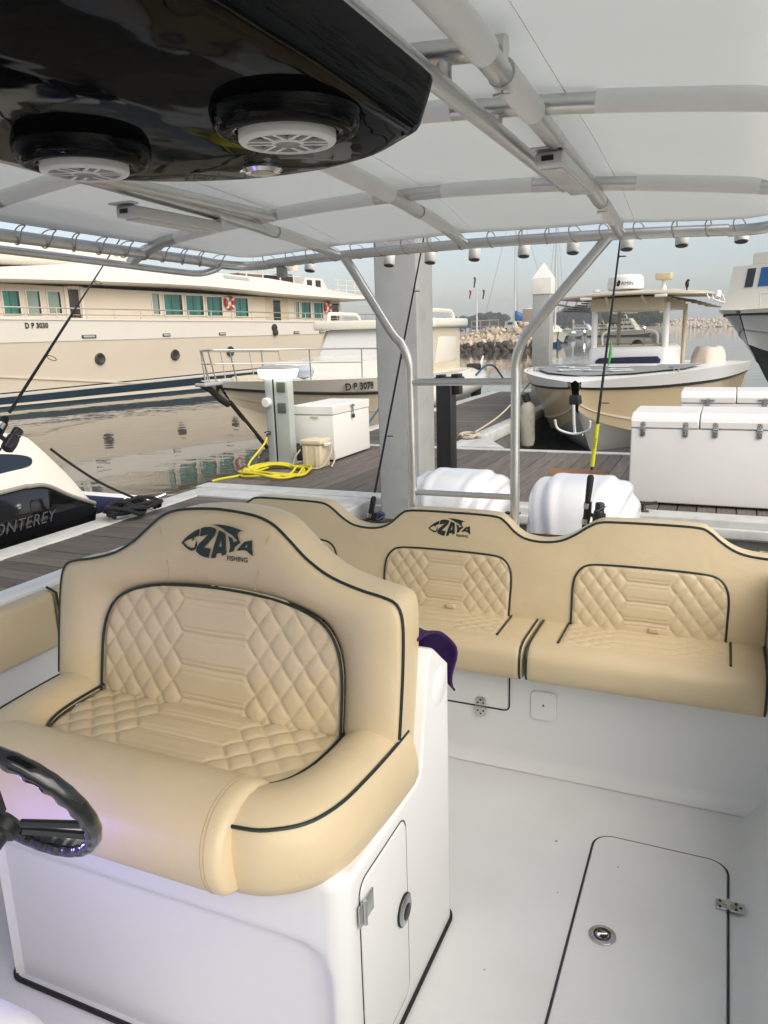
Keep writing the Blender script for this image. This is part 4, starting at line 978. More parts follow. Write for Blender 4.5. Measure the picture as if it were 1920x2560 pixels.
dock_box('white dock box with four hinges on its near face at right', -0.668, 0.95, 6.36, 7.02, 0.735, [-0.155], (-0.568, -0.252, -0.039, 0.269, 0.60), 'N')
dock_box('white dock box behind the hinged box, with padlocked latches showing', -0.393, 1.10, 8.16, 8.78, 0.765, [0.116], (), 'N', latch=((-0.135, 8.16, 0.885, 'N'), (0.37, 8.16, 0.89, 'N')))
bl = dock_box('white dock box lit by the lamp of the power pedestal', -4.545, -4.0, 7.63, 8.60, 0.645, [], (), 'X', latch=((-4.0, 8.10, 0.80, 'X'),))
rbox('vent_slot', -4.30, -4.20, 7.624, 7.632, 0.70, 0.725, .002, COOLER, bl)

# ================================================================== POWER PEDESTAL, HOSE, COOLER
pp = thing('power_pedestal', 'grey dock power pedestal with a lit lamp head and yellow hose', 'pedestal', (-4.54, 7.38, DZ))
rbox('column', -4.690, -4.600, 7.32, 7.46, DZ + .002, 1.165, .010, PEDGREY, pp)
rbox('column', -4.578, -4.395, 7.33, 7.45, DZ + .002, 1.165, .010, mat('pedestal_pale', (0.42, 0.45, 0.42), 0.45, var=0.05, vs_=5), pp)
rbox('cable_channel', -4.602, -4.576, 7.345, 7.44, DZ + .002, 1.163, .002, BLACKPL, pp)
rbox('base_plate', -4.73, -4.36, 7.28, 7.50, DZ + .002, DZ + .022, .006, PEDGREY, pp)
hd = []
for z, r in ((1.168, .80), (1.178, .92), (1.21, 1.0), (1.245, 1.04), (1.262, 1.03)):
    hd.append([(-4.545 + .215 * r * math.copysign(abs(math.cos(a)) ** .55, math.cos(a)), 7.385 + .125 * r * math.copysign(abs(math.sin(a)) ** .55, math.sin(a)), z) for a in [2 * math.pi * k / 40 for k in range(40)]])
g = G().grid(hd, cu=True); g.f.append(tuple(range(40))); g.f.append(tuple(range(160, 200))); g.build('lamp', LAMP, pp, ang=50)
hd = [[(-4.545 + .215 * r * math.copysign(abs(math.cos(a)) ** .55, math.cos(a)), 7.385 + .125 * r * math.copysign(abs(math.sin(a)) ** .55, math.sin(a)), z) for a in [2 * math.pi * k / 40 for k in range(40)]] for z, r in ((1.2625, 1.07), (1.272, 1.07), (1.292, .95), (1.303, .6))]
g = G().grid(hd, cu=True); g.f.append(tuple(range(40))); g.f.append(tuple(range(120, 160))); g.build('lamp_cap', PEDGREY, pp, ang=50)
so = G().lathe([(.055, 0), (.055, .05), (.045, .06), (.0, .062)], (-4.655, 7.318, .90), 20, axis='Y', T=lambda x, y, z: (x, 2 * 7.318 - y, z)).build('socket', WHITEPL, pp)
for z in (1.07, .84):
    sk = rbox('socket_door', -4.535, -4.430, 7.315, 7.332, z - .055, z + .055, .006, mat('socket_grey', (0.10, 0.11, 0.08), 0.5), pp)
tap = G(); tap.tube([(-4.655, 7.32, .55), (-4.655, 7.26, .55), (-4.655, 7.245, .52)], .011, 8); tap.tube([(-4.70, 7.27, .565), (-4.655, 7.27, .58), (-4.61, 7.27, .575)], .006, 6); tap.build('tap', DARKMETAL, pp)
pts = [(-4.655, 7.243, .52), (-4.66, 7.21, .46), (-4.70, 7.10, .36), (-4.72, 6.98, .28), (-4.66, 6.86, DZ + .035), (-4.50, 6.74, DZ + .03)]
for k in range(64):
    a = 2.4 + k * .62; e = k / 63; R1 = .40 * (.62 + .38 * math.sin(k * .37 + .6) ** 2)
    pts.append((-4.27 + R1 * math.cos(a) + .05 * math.sin(k * 1.3), 6.82 + .40 * R1 / .44 * math.sin(a) + .03 * math.cos(k * .9), DZ + .020 + .085 * (.5 + .5 * math.sin(k * 1.9)) * (.35 + .65 * e) * (.95 - R1)))
pts += [(-4.55, 6.52, DZ + .02), (-4.64, 6.36, DZ + .014), (-4.66, 6.20, DZ + .014)]
rope('garden_hose', 'yellow water hose coiled on the dock below the power pedestal', pts, .0125, HOSE, 'hose', n=4)
ck = thing('cooler_box', 'small beige lidded cooler standing in front of the lamplit dock box', 'cooler', (-4.06, 7.30, DZ))
rbox('cooler_body', -4.175, -3.945, 7.18, 7.40, DZ + .002, .455, .02, COOLER, ck); rbox('cooler_lid', -4.19, -3.93, 7.165, 7.415, .458, .515, .018, COOLER, ck)
rbox('side_handle', -4.22, -4.192, 7.22, 7.36, .44, .475, .008, WHITEPL, ck); rbox('side_handle', -3.928, -3.90, 7.22, 7.36, .44, .475, .008, WHITEPL, ck)
for q in (-4.12, -4.0): rbox('rib', q - .012, q + .012, 7.170, 7.181, DZ + .01, .45, .004, COOLER, ck)
rope('pedestal_cable', 'tangled pale cable on the dock beside the beige cooler', [(-4.36, 7.46, .35), (-4.33, 7.30, .30), (-4.30, 7.2, .23), (-4.2, 7.1, DZ + .02), (-4.05, 7.08, DZ + .02), (-3.92, 7.15, DZ + .03), (-3.88, 7.3, .36), (-3.93, 7.42, .46), (-3.86, 7.35, .30), (-3.84, 7.22, DZ + .02)], .010, ROPEW, 'cable')
bg_ = rbox('dock_bag', -4.66, -4.40, 7.52, 7.74, DZ + .002, .40, .06, BLACKRUB, None); tag(bg_, 'black bag slumped behind the foot of the power pedestal', 'bag')
fd = thing('boat_fender', 'dirty white fender hanging between far dock and centre console boat', 'fender', (-2.86, 11.55, WZ))
G().lathe([(.02, .52), (.05, .50), (.105, .44), (.118, .36), (.112, .12), (.118, -.10), (.10, -.18), (.04, -.22), (.0, -.23)], (-2.80, 11.9, 0.0), 20).build('fender_body', FENDER, fd)
G().tube([(-2.80, 11.9, .50), (-2.85, 11.9, .62)], .06, 8).build('fender_neck', BLACKRUB, fd)

# ================================================================== BOATS
def hull(root, secs, band=None, n=4, mats=(HULLCREAM, ANTIFOUL), deck_m=None, names=('topsides', 'bottom')):
    """secs: (y_sheer, hb_sheer, z_sheer, y_chine, hb_chine, z_chine, y_keel, z_keel) from bow to stern, local axes x athwart, y aft"""
    S_ = []
    cols = list(zip(*secs)); C3 = []
    tabs = [cr([(c[i], 0, 0) for i in range(len(secs))], n) for c in cols]
    for k in range(len(tabs[0])): S_.append([t[k].x for t in tabs])
    for nm, m, part in ((names[0], mats[0], 0), (names[1], mats[1], 1)):
        g = G()
        for sx in (-1, 1):
            rows = []
            for ys, hs0, zs, yc, hc, zc_, yk, zk_ in S_:
                hs0 = max(hs0, .0); hc = max(hc, 0.0)
                if part == 0:
                    row = []
                    for q in range(7):
                        t = q / 6; fl = t ** 1.35
                        row.append((sx * (hs0 + (hc - hs0) * (t * .7 + .3 * t ** .7)), ys + (yc - ys) * t, zs + (zc_ - zs) * t))
                else: row = [(sx * hc, yc, zc_), (sx * hc * .93, yc + (yk - yc) * .04, zc_ - .015), (sx * hc * .5, (yc + yk) / 2, (zc_ + zk_) / 2), (0, yk, zk_)]
                rows.append(row)
            g.grid(rows)
        last = S_[-1]
        if part == 0: g.add([(last[1], last[0], last[2]), (-last[1], last[0], last[2]), (-last[4], last[3], last[5]), (last[4], last[3], last[5])], [(0, 1, 2, 3)])
        g.build(nm, m, root, ang=50)
    if deck_m:
        g = G(); g.grid([[(-max(s[1] - .02, 0), s[0] + .02, s[2] - .012), (0, s[0] + .03, s[2] + .02), (max(s[1] - .02, 0), s[0] + .02, s[2] - .012)] for s in S_]); g.build('deck', deck_m, root, ang=50)
    return S_
def strip(root, name, S_, t0, t1, m, out=.006, sides=(-1, 1)):
    """painted/moulded strip along the topsides between fractions t0 and t1 from sheer to chine"""
    g = G()
    for sx in sides:
        rows = []
        for ys, hs0, zs, yc, hc, zc_, yk, zk_ in S_:
            row = []
            for t in (t0, t0 + .0001, t1, t1 + .0001):
                o = out if t in (t0 + .0001, t1) else -.004
                row.append((sx * (hs0 + (hc - hs0) * (t * .7 + .3 * max(t, 0) ** .7) + o), ys + (yc - ys) * t - o * .6, zs + (zc_ - zs) * t))
            rows.append(row)
        g.grid(rows)
    return g.build(name, m, root, ang=30)
def rub(root, name, S_, t, r, m):
    for sx in (-1, 1):
        G().tube([(sx * (h + (hc - h) * (t * .7 + .3 * t ** .7) + r * .4), ys + (yc - ys) * t, zs + (zc_ - zs) * t) for ys, h, zs, yc, hc, zc_, yk, zk_ in S_], r, 8).build(name, m, root)

# ---------------------------------------------------------------- centre console boat moored at the far finger
cb = thing('centre_console_boat', 'white centre console boat with a hardtop, bow towards the walkway', 'boat', (-1.98, 11.30, 0), -0.125, local=True)
S_ = hull(cb, [(0, .07, .85, .12, .03, .44, .22, .36), (.14, .28, .865, .36, .12, .30, .55, .06), (.45, .62, .885, .72, .34, .15, .95, -.30), (1.0, 1.04, .91, 1.25, .70, .0, 1.5, -.52), (1.8, 1.40, .93, 2.1, 1.08, -.09, 2.2, -.65), (3.0, 1.58, .925, 3.2, 1.36, -.16, 3.3, -.70), (5.2, 1.60, .86, 5.2, 1.32, -.18, 5.2, -.70), (7.6, 1.52, .80, 7.6, 1.30, -.20, 7.6, -.68)], mats=(TAN, HULLGREY), deck_m=GEL)
strip(cb, 'gunwale_band', S_, 0.0, .19, GEL, .035); rub(cb, 'rub_rail', S_, .215, .022, BLACKRUB)
strip(cb, 'spray_strake', S_, .78, .81, MWHITE, .012)
# dark bow block, anchor, bow eye
rbox('bow_roller', -.075, .075, -.02, .34, .52, .66, .02, BLACKPL, cb)  # roller block, its black also paints in the shadow under the bow tip
an = G(); an.tube([(0, -.02, .52), (0, .02, .24), (0, .08, .10)], .022, 8); an.tube(cr([(-.26, -.06, .30), (-.22, -.02, .16), (0, .04, .09), (.22, -.02, .16), (.26, -.06, .30)], 4), .018, 8); an.build('anchor', WHITEPL, cb)
G().lathe([(.03, 0), (.03, .03), (0, .035)], (0, .42, .02), 12).build('bow_eye', STEEL, cb)
# foam deck panels with lettering-like cut-outs
g = G(); g.add([(-.66, .80, .932), (-.1, .42, .915), (.1, .42, .915), (.66, .80, .932), (1.22, 1.7, .957), (1.28, 2.9, .958), (-1.28, 2.9, .958), (-1.22, 1.7, .957)], [(0, 1, 2, 3, 4, 5, 6, 7)]); g.build('foam_deck', MGREY, cb)
for x, y, a in ((-.42, 1.1, .5), (-.40, 1.55, .2), (-.05, 1.05, -.2), (.30, 1.35, .1), (.42, 1.0, .6), (-.75, 1.9, -.3), (.15, 1.9, .3)):
    T = lambda px, py, pz, x=x, y=y, a=a: (x + px * math.cos(a) - py * math.sin(a), y + px * math.sin(a) + py * math.cos(a), .945 + .012 * y + pz)
    g = G(); g.box(-.17, .17, -.035, .035, 0, .006, T); g.box(-.17, -.10, .036, .17, 0, .006, T); g.build('deck_cutout', GEL, cb)
for x, y, a in ((-1.10, 1.45, .3), (1.12, 1.45, -.3)):
    T = lambda px, py, pz, x=x, y=y, a=a: (x + px * math.cos(a) - py * math.sin(a), y + px * math.sin(a) + py * math.cos(a), .935 + pz)
    g = G(); g.tube([T(-.12, 0, .04), T(.12, 0, .04)], .012, 8); g.tube([T(-.04, 0, -.03), T(-.04, 0, .04)], .014, 8); g.tube([T(.04, 0, -.03), T(.04, 0, .04)], .014, 8); g.build('bow_cleat', STEEL, cb)
# console with seat, windscreen, posts
rbox('console', -.72, .66, 3.10, 4.40, .40, 1.255, .08, GEL, cb, seg=4)
rbox('console_top', -.66, .60, 3.22, 4.38, 1.250, 1.290, .02, BEIGE, cb)
pad('seat_back_cushion', [( -.56, .92), (-.45, .89), (0, .88), (.45, .89), (.54, .93), (.56, 1.03), (.50, 1.085), (0, 1.075), (-.50, 1.06), (-.57, 1.01)], lambda a, b, d: (a, 3.02 + d, b), .075, .02, .01, NAVYCUSH, cb)
rbox('seat_base', -.60, .62, 2.45, 3.09, .66, .965, .04, GEL, cb)
g = G(); g.add([(-.62, 3.30, 1.29), (.56, 3.30, 1.29), (.56, 3.62, 1.86), (-.62, 3.62, 1.86)], [(0, 1, 2, 3)]); ws = g.build('windscreen', GLASS, cb)
for x in (-.64, .60):
    G().tube([(x, 3.18, .62), (x, 3.18, 1.3), (x, 3.18, 1.99)], .055, 10).build('hardtop_post', GEL, cb)
    G().tube([(x, 4.9, .55), (x, 4.9, 1.3), (x, 4.9, 1.99)], .040, 10).build('hardtop_post', BEIGE, cb)
for x in (-.50, .46): G().tube(cr([(x, 3.25, 1.28), (x, 3.22, 1.46), (x + .10 * (-1 if x > 0 else 1), 3.24, 1.53), (x + .22 * (-1 if x > 0 else 1), 3.26, 1.54)], 4), .020, 8).build('grab_bar', GEL, cb)
for x in (-.42, -.2, .02, .24, .46): rbox('console_hinge', x - .01, x + .01, 3.13, 3.20, 1.285, 1.30, .002, DARKMETAL, cb)
G().lathe([(.09, 0), (.085, .04), (.04, .07), (0, .075)], (.05, 3.5, 1.292), 16).build('compass', BLACKPL, cb)
# hardtop: rounded slab, beige underside, slatted sides
ht = cr([(-1.30, 3.05, 0), (-1.20, 2.72, 0), (-.70, 2.52, 0), (0, 2.45, 0), (.70, 2.52, 0), (1.18, 2.70, 0), (1.28, 3.05, 0), (1.26, 4.6, 0), (1.1, 5.5, 0), (0, 5.65, 0), (-1.1, 5.5, 0), (-1.28, 4.6, 0)], 5, closed=True)
def htz(x, y): return 2.165 - .055 * (x / 1.3) ** 2 - .02 * max(0, (3.0 - y) / .5)
rows = []
for s, z in ((.97, -.02), (1.0, -.01), (1.0, .018), (.97, .032), (.5, .07), (.01, .08)):
    rows.append([(p.x * s, 3.9 + (p.y - 3.9) * s, htz(p.x * s, p.y) + z) for p in ht])
g = G().grid(rows, cu=True); hto = g.build('hardtop', HULLCREAM, cb, ang=50)
g = G(); g.f = []; g.add([(p.x * .97, 3.9 + (p.y - 3.9) * .97, htz(p.x * .97, p.y) - .021) for p in ht] + [(0, 3.9, 2.14)], [(i, (i + 1) % len(ht), len(ht)) for i in range(len(ht))]); g.build('hardtop_underside', BEIGE, cb)
rbox('hardtop_box', -.66, .60, 2.95, 4.9, 1.875, 2.10, .03, BEIGE, cb)
for sx in (-1, 1):
    for k in range(6): rbox('side_slat', sx * (.72 + .10 * k) - .028, sx * (.72 + .10 * k) + .028, 2.95 + .06 * k, 5.2 - .08 * k, 2.045 - .030 * k, 2.065 - .030 * k, .004, mat('teak_slat%d%d' % (sx, k), (0.13, 0.09, 0.05), .6), cb)
    G().tube([(sx * 1.30, 2.95, 2.03), (sx * 1.30, 3.9, 1.99), (sx * 1.28, 4.9, 1.98)], .018, 8).build('side_rail', GEL, cb)
    for y in (2.95, 3.5, 4.1, 4.8): G().tube([(sx * 1.30, y, 2.0), (sx * 1.24, y, 2.13)], .012, 6).build('rail_stay', GEL, cb)
    rbox('spreader_light', sx * .62 - .10, sx * .62 + .10, 2.50, 2.56, 2.06, 2.11, .015, WHITEPL, cb)
    G().tube([(sx * .30, 2.6, 2.09), (sx * .32, 2.85, 1.98)], .022, 8).build('rod_clip', BEIGE, cb)
rd = G().lathe([(.28, 2.22), (.30, 2.24), (.305, 2.32), (.29, 2.42), (.24, 2.465), (.10, 2.475), (0, 2.475)], (-.06, 2.95, 0), 36).build('radar_dome', WHITEPL, cb)
def rdf(x, y): a = -math.pi / 2 + (x) / .31; return (-.06 + .3075 * math.cos(a), 2.95 + .3075 * math.sin(a), 2.285 + y)
text('radar_lettering', 'G', .085, lambda x, y: rdf(x - .13, y), INK, rd)
text('radar_lettering', 'RMIN', .085, lambda x, y: rdf(x + .0, y), INK, rd)
fill('radar_emblem', [[rdf(-.045 + .030 * math.cos(a) + .008 * math.sin(a), .035 + .052 * math.sin(a)) for a in [2 * math.pi * k / 16 for k in range(16)]]], INK, rd)
G().lathe([(.07, 2.20), (.07, 2.235), (.03, 2.25)], (-.52, 2.85, 0), 16).build('gps_puck', WHITEPL, cb)
G().lathe([(.06, 2.20), (.05, 2.24), (.035, 2.28), (.04, 2.36)], (.52, 3.2, 0), 14).build('searchlight_stand', WHITEPL, cb)
rbox('searchlight', .40, .66, 3.06, 3.30, 2.36, 2.48, .02, BEIGE, cb)
bird = G(); bird.tube(cr([(.98, 2.75, 2.13), (.98, 2.74, 2.22), (.985, 2.72, 2.29), (1.02, 2.68, 2.31)], 3), [.012] * 3 + [.03] * 3 + [.022] * 3 + [.008], 8); bird.build('antenna_mount', BLACKPL, cb)
g = G(); g.tube([(1.42, 3.0, 2.02), (1.42, 3.05, 2.12)], .05, 10); g.build('side_lamp', WHITEPL, cb)
ev = []
for j in range(9):
    t = j / 8; ev.append([(1.02 + .34 * math.cos(a) * (1 - .35 * t ** 3) + .02 * math.sin(a * 5 + j), 5.2 + .45 * math.sin(a) * (1 - .3 * t ** 3) + .02 * math.cos(a * 7), .55 + .62 * t + .02 * math.sin(3 * a)) for a in [2 * math.pi * k / 28 for k in range(28)]])
g = G().grid(ev, cu=True); g.f.append(tuple(range(8 * 28, 9 * 28))); g.build('engine_cover', PINKCLOTH, cb, ang=None)

# ---------------------------------------------------------------- cabin cruiser DP 3078
cc = thing('cabin_cruiser', 'cream cabin cruiser numbered D P 3078 with bow rail behind the dock', 'boat', (-6.95, 9.55, 0), 0.02, local=True)
S2 = hull(cc, [(0, .04, .985, .35, .01, .62, .75, .20), (.30, .42, .965, .85, .12, .45, 1.2, -.12), (.9, .90, .935, 1.5, .42, .25, 1.9, -.42), (1.8, 1.36, .90, 2.3, .85, .05, 2.6, -.60), (3.0, 1.62, .86, 3.4, 1.25, -.08, 3.5, -.70), (5.0, 1.72, .80, 5.2, 1.48, -.16, 5.2, -.75), (8.2, 1.68, .76, 8.2, 1.50, -.18, 8.2, -.7)], mats=(HULLCREAM, HULLCREAM), deck_m=MWHITE)
strip(cc, 'gunwale_band', S2, .0, .26, MWHITE, .03); rub(cc, 'rub_rail', S2, .30, .022, BLACKRUB); strip(cc, 'hull_crease', S2, .66, .675, TAN, .008)
G().tube(cr([(.0, .30, .66), (.0, .60, .40), (.0, .95, .10), (0, 1.3, -.2)], 4), .035, 8).build('stem_guard', DARKMETAL, cc)
bw = rbox('bow_roller', -.10, .10, -.42, .35, .93, .985, .02, PEDGREY, cc)
G().tube(cr([(0, -.40, .97), (0, -.15, .86), (0, .05, .72), (0, .25, .62)], 4), .05, 8).build('anchor', DARKMETAL, cc)
rail = [(1.60, 4.6), (1.55, 3.4), (1.40, 2.2), (1.0, 1.1), (.55, .42), (.25, .02), (0, -.16)]
full = [(x, y) for x, y in rail] + [(-x, y) for x, y in rail[-2::-1]]
G().tube(cr([(x, y, 1.44 - .03 * y) for x, y in full], 5), .013, 8).build('bow_rail', CHROMISH, cc)
G().tube(cr([(x, y, 1.24 - .04 * y) for x, y in full if y < 2.5], 5), .009, 8).build('bow_rail_lower', CHROMISH, cc)
for x, y in full[::1]:
    G().tube([(x * .98, y + .16 if y < .1 else y + .05, .95 - .03 * y), (x, y, 1.44 - .03 * y)], .011, 8).build('rail_post', CHROMISH, cc)
CP = [(5.3, .72), (6.25, 1.70), (8.1, 1.68), (8.1, .60)]
g = G(); g.prism([(1.30, y, z) for y, z in CP], [(-1.30, y, z) for y, z in CP]); g.build('cabin', HULLCREAM, cc, ang=25)
GC = mat('grey_cover', (.56, .56, .55), .8)
g = G(); g.prism([(1.16, 5.36, .82), (1.16, 6.18, 1.68), (-1.16, 6.18, 1.68), (-1.16, 5.36, .82)], [(1.16, 5.31, .86), (1.16, 6.13, 1.72), (-1.16, 6.13, 1.72), (-1.16, 5.31, .86)]); g.build('windscreen_cover', GC, cc, ang=25)
TP = [(3.0, .80), (3.6, 1.12), (5.6, 1.16), (5.6, .70)]
g = G(); g.prism([(1.05, y, z) for y, z in TP], [(-1.05, y, z) for y, z in TP]); g.build('trunk_cabin', MWHITE, cc, ang=25)
g = G(); g.prism([(1.305, y, z) for y, z in [(6.2, .95), (7.8, .95), (7.8, 1.50), (6.5, 1.50)]], [(1.318, y, z) for y, z in [(6.25, .98), (7.75, .98), (7.75, 1.47), (6.55, 1.47)]]); g.build('side_panel', MWHITE, cc)
rbox('cabin_roof', -1.44, 1.44, 5.9, 8.35, 1.71, 1.90, .05, MWHITE, cc)
G().tube(cr([(1.2, 6.2, 1.89), (1.2, 6.25, 2.05), (1.2, 6.5, 2.07), (1.2, 7.3, 2.07), (1.2, 7.75, 2.05), (1.2, 7.95, 1.89)], 5), .045, 10).build('roof_rail', MWHITE, cc)
G().tube(cr([(-1.2, 6.2, 1.89), (-1.2, 6.25, 2.05), (-1.2, 6.5, 2.07), (-1.2, 7.3, 2.07), (-1.2, 7.75, 2.05), (-1.2, 7.95, 1.89)], 5), .045, 10).build('roof_rail', MWHITE, cc)
def hull_x(S_, y, z, out):
    i = 0
    while i < len(S_) - 2 and S_[i + 1][0] < y: i += 1
    f = (y - S_[i][0]) / max(1e-6, S_[i + 1][0] - S_[i][0]); c = [p + (q - p) * f for p, q in zip(S_[i], S_[i + 1])]
    t = max(0.0, min(1.0, (c[2] - z) / (c[2] - c[5]))); return c[1] + (c[4] - c[1]) * (t * .7 + .3 * t ** .7) + out
text('number', 'D P 3078', .165, lambda x, y: (hull_x(S2, 1.72 + x, .80, .052), 1.72 + x, .715 + y - .02 * x), INK, cc, spacing=1.05, bold=.006)
tarp = rbox('deck_hatch', -.35, .45, .9, 1.5, .93, 1.0, .03, COOLER, cc)
G().lathe([(.0, .9), (.14, .95), (.17, 1.05), (.10, 1.12), (0, 1.13)], (.75, 1.35, .02), 14).build('folded_cover', mat('bluish_cloth', (.45, .50, .58), .9), cc)
G().lathe([(.02, .75), (.12, .66), (.14, .3), (.12, .0), (.02, -.06)], (1.75, 7.9, 0.1), 14).build('quarter_fender', BLACKRUB, cc)
rope('mooring_rope', 'blue mooring line hanging from the cabin cruiser beside the white dock box', [(-5.22, 12.2, .78), (-5.15, 11.6, .50), (-5.05, 11.0, .34), (-4.95, 10.5, .24)], .016, ROPEBLUE)
td = thing('tender', 'white tender lashed beside the cabin cruiser stern with a blue rope', 'dinghy', (-5.35, 16.2, WZ))
rows = []
for k in range(25):
    t = k / 24; y = 13.2 + 5.2 * t; r = .30 * (1 - .75 * max(0, (t - .8) / .2) ** 2) * (1 - .3 * max(0, (.15 - t) / .15)); zc0 = .34 + .22 * t ** 2
    rows.append([(-5.50 + 1.25 * r * math.cos(a), y, zc0 + r * math.sin(a)) for a in [2 * math.pi * q / 20 for q in range(20)]])
g = G().grid(rows, cu=True); g.f.append(tuple(range(20))); g.f.append(tuple(range(24 * 20, 25 * 20))); g.build('tender_hull', MWHITE, td, ang=50)
G().tube(cr([(-5.18, 16.9, .62), (-5.15, 17.6, .80), (-5.12, 18.2, .76), (-5.1, 18.6, .58), (-5.1, 19.0, .40)], 5), .022, 8).build('grab_line', ROPEBLUE, td)
G().tube([(-5.3, 17.6, .74), (-5.25, 17.72, 1.02)], [.05, .02], 8).build('oar_grip', WHITEPL, td)
rbox('outboard_cover', -5.55, -5.25, 17.35, 17.6, .70, .86, .04, DARKMETAL, td)

# ---------------------------------------------------------------- black sports boat at far left
mb = thing('sports_boat', 'black and white sports boat moored at the left dock', 'boat', (-5.9, 3.0, WZ))
prof = [(1.2, .98), (2.6, 1.00), (3.89, .985), (4.09, .955), (4.14, .935), (4.24, .92), (4.33, .84), (4.55, .58), (4.74, .325), (4.76, .20)]
top = cr([(0, y, z) for y, z in prof], 3)
rows = []
for x, dy, dz in ((-4.86, 0, 0), (-4.90, .0, .012), (-5.0, .0, .02), (-5.9, .0, .05), (-6.8, 0, .02), (-6.95, 0, 0)):
    rows.append([(x - (.16 * max(0, (p.z - .55)) if x > -5.5 else -.16 * max(0, (p.z - .55))), p.y, p.z + dz) for p in top])
lo = [(1.2, .50), (3.8, .555), (4.10, .553), (4.28, .525), (4.50, .40), (4.745, .285)]
lw = cr([(0, y, z) for y, z in lo], 6); lwt = [(p.y, p.z) for p in lw]
g = G(); g.grid(rows)
side_rows = [[(r[0], r[1], r[2]) for r in rows[0]], [(-4.800, p.y, min(p.z, lerp_tab(lwt, p.y))) for p in top]]
g.grid(side_rows)
g.build('coaming', MWHITE, mb, ang=40)
rows = []
for p in lw:
    rows.append([(-4.802, p.y, p.z - .004), (-4.775, p.y, p.z - .03), (-4.79, p.y, .2), (-4.85, p.y - .02, -.05), (-5.1, p.y - .05, -.5)])
g = G().grid(rows); g.add([(-4.775, 4.745, .255), (-4.79, 4.745, .2), (-4.85, 4.725, -.05), (-5.1, 4.70, -.5), (-6.9, 4.70, -.5), (-6.95, 4.745, .27)], [(0, 1, 2, 3, 4, 5)]); g.build('hull', MBLACK, mb, ang=50)
G().tube([(-4.790, p.y, p.z + .008) for p in lw], .017, 8).build('rub_rail', mat('rub_silver', (.42, .39, .33), .35, metal=.5), mb)
win = cr([(0, 2.4, .86), (0, 3.2, .885), (0, 3.75, .855), (0, 4.05, .815), (0, 4.20, .775), (0, 4.225, .735), (0, 4.16, .70), (0, 3.9, .69), (0, 3.6, .66), (0, 2.4, .64)], 4, closed=True)
g = G(); g.prism([(-4.79 - .16 * max(0, p.z - .55) - .02, p.y, p.z) for p in win], [(-4.855 - .16 * max(0, p.z - .55) - .02, p.y, p.z) for p in win]); 
def side_x(z): return -4.800 + (-.06 - .16 * max(0, .9 - .55)) * max(0, min(1, (z - .53) / .38))
g = G(); g.prism([(side_x(p.z) + .010, p.y, p.z) for p in win], [(side_x(p.z) - .02, p.y, p.z) for p in win]); g.build('side_window', mat('tinted_window', (.006, .012, .022), .1, coat=.5), mb, ang=30)
G().lathe([(.022, 0), (.020, .010), (.008, .014), (0, .014)], (-4.778, 3.98, .435), 16, axis='X').build('vent_fitting', STEEL, mb)
text('hull_lettering', 'MONTEREY', .125, lambda x, y: (-4.772, 3.62 + x, .255 + y), MSILVER, mb, shear=.35, spacing=1.05)
rbox('swim_platform', -6.9, -4.86, 4.75, 5.42, .10, .225, .04, GEL, mb)
cvr = []
for j in range(8):
    t = j / 7; cvr.append([(-4.93 + .10 * math.cos(a) * (1 - .5 * t), 4.72 + .62 * t + .01 * math.sin(a * 4), .26 - .12 * t + .105 * math.sin(a) * (1 - .45 * t)) for a in [2 * math.pi * k / 18 for k in range(18)]])
g = G().grid(cvr, cu=True); g.f.append(tuple(range(18))); g.f.append(tuple(range(7 * 18, 8 * 18))); g.build('mooring_cover', DARKBLUECLOTH, mb, ang=None)
G().lathe([(.008, 0), (.006, .004), (0, .005)], (-4.93, 3.92, .97), 8, axis='X').build('snap_button', DARKMETAL, mb)

# ---------------------------------------------------------------- blue-windowed boat at the right edge
bb = thing('motor_cruiser', 'white motor cruiser with blue windows cut off by the right edge', 'boat', (0.22, 24.0, 0), -0.62, local=True)
S3 = hull(bb, [(0, .03, 1.95, .55, .01, 1.0, 1.25, .30), (.35, .75, 1.97, 1.1, .22, .80, 1.6, -.10), (1.1, 1.35, 1.97, 1.9, .65, .55, 2.3, -.55), (2.4, 1.85, 1.92, 3.0, 1.2, .32, 3.3, -.8), (5.0, 2.1, 1.80, 5.2, 1.65, .12, 5.2, -.9), (11., 2.1, 1.55, 11., 1.75, 0, 11., -.9)], mats=(HULLGREY, ANTIFOUL), deck_m=MWHITE)
strip(bb, 'gunwale_band', S3, 0, .10, MWHITE, .04); rub(bb, 'rub_rail', S3, .12, .035, BLACKRUB); strip(bb, 'hull_crease', S3, .55, .575, mat('crease_grey', (.32, .34, .35), .4), .02)
text('hull_lettering', 'E5D', .32, lambda x, y: (lerp_tab([(0, 0), (1.1, 1.18), (2.4, 1.70), (5, 2.0)], 1.0 + x) + .02, 1.0 + x, 1.52 + y), INK, bb)
for y in (1.15, 1.45): G().lathe([(.07, 0), (.07, .03), (.03, .035)], (lerp_tab([(0, 0), (1.1, .98), (2.4, 1.55)], y), y, 1.22), 12, axis='X').build('hull_port', DARKMETAL, bb)
g = G(); g.prism([(1.5, y, z) for y, z in ((1.2, 1.9), (1.6, 2.55), (1.75, 3.25), (6.5, 3.3), (6.5, 1.8))], [(-1.5, y, z) for y, z in ((1.2, 1.9), (1.6, 2.55), (1.75, 3.25), (6.5, 3.3), (6.5, 1.8))]); g.build('cabin', MWHITE, bb, ang=25)
for y0, y1, m in ((1.95, 2.25, DARKGLASS), (2.55, 3.6, BLUE), (3.8, 4.8, BLUE)):
    fr = rbox('window', 1.495, 1.512, y0, y1, 2.30, 3.0, .004, MWHITE, bb); rbox('pane', 1.510, 1.522, y0 + .03, y1 - .03, 2.33, 2.97, .004, m, fr)
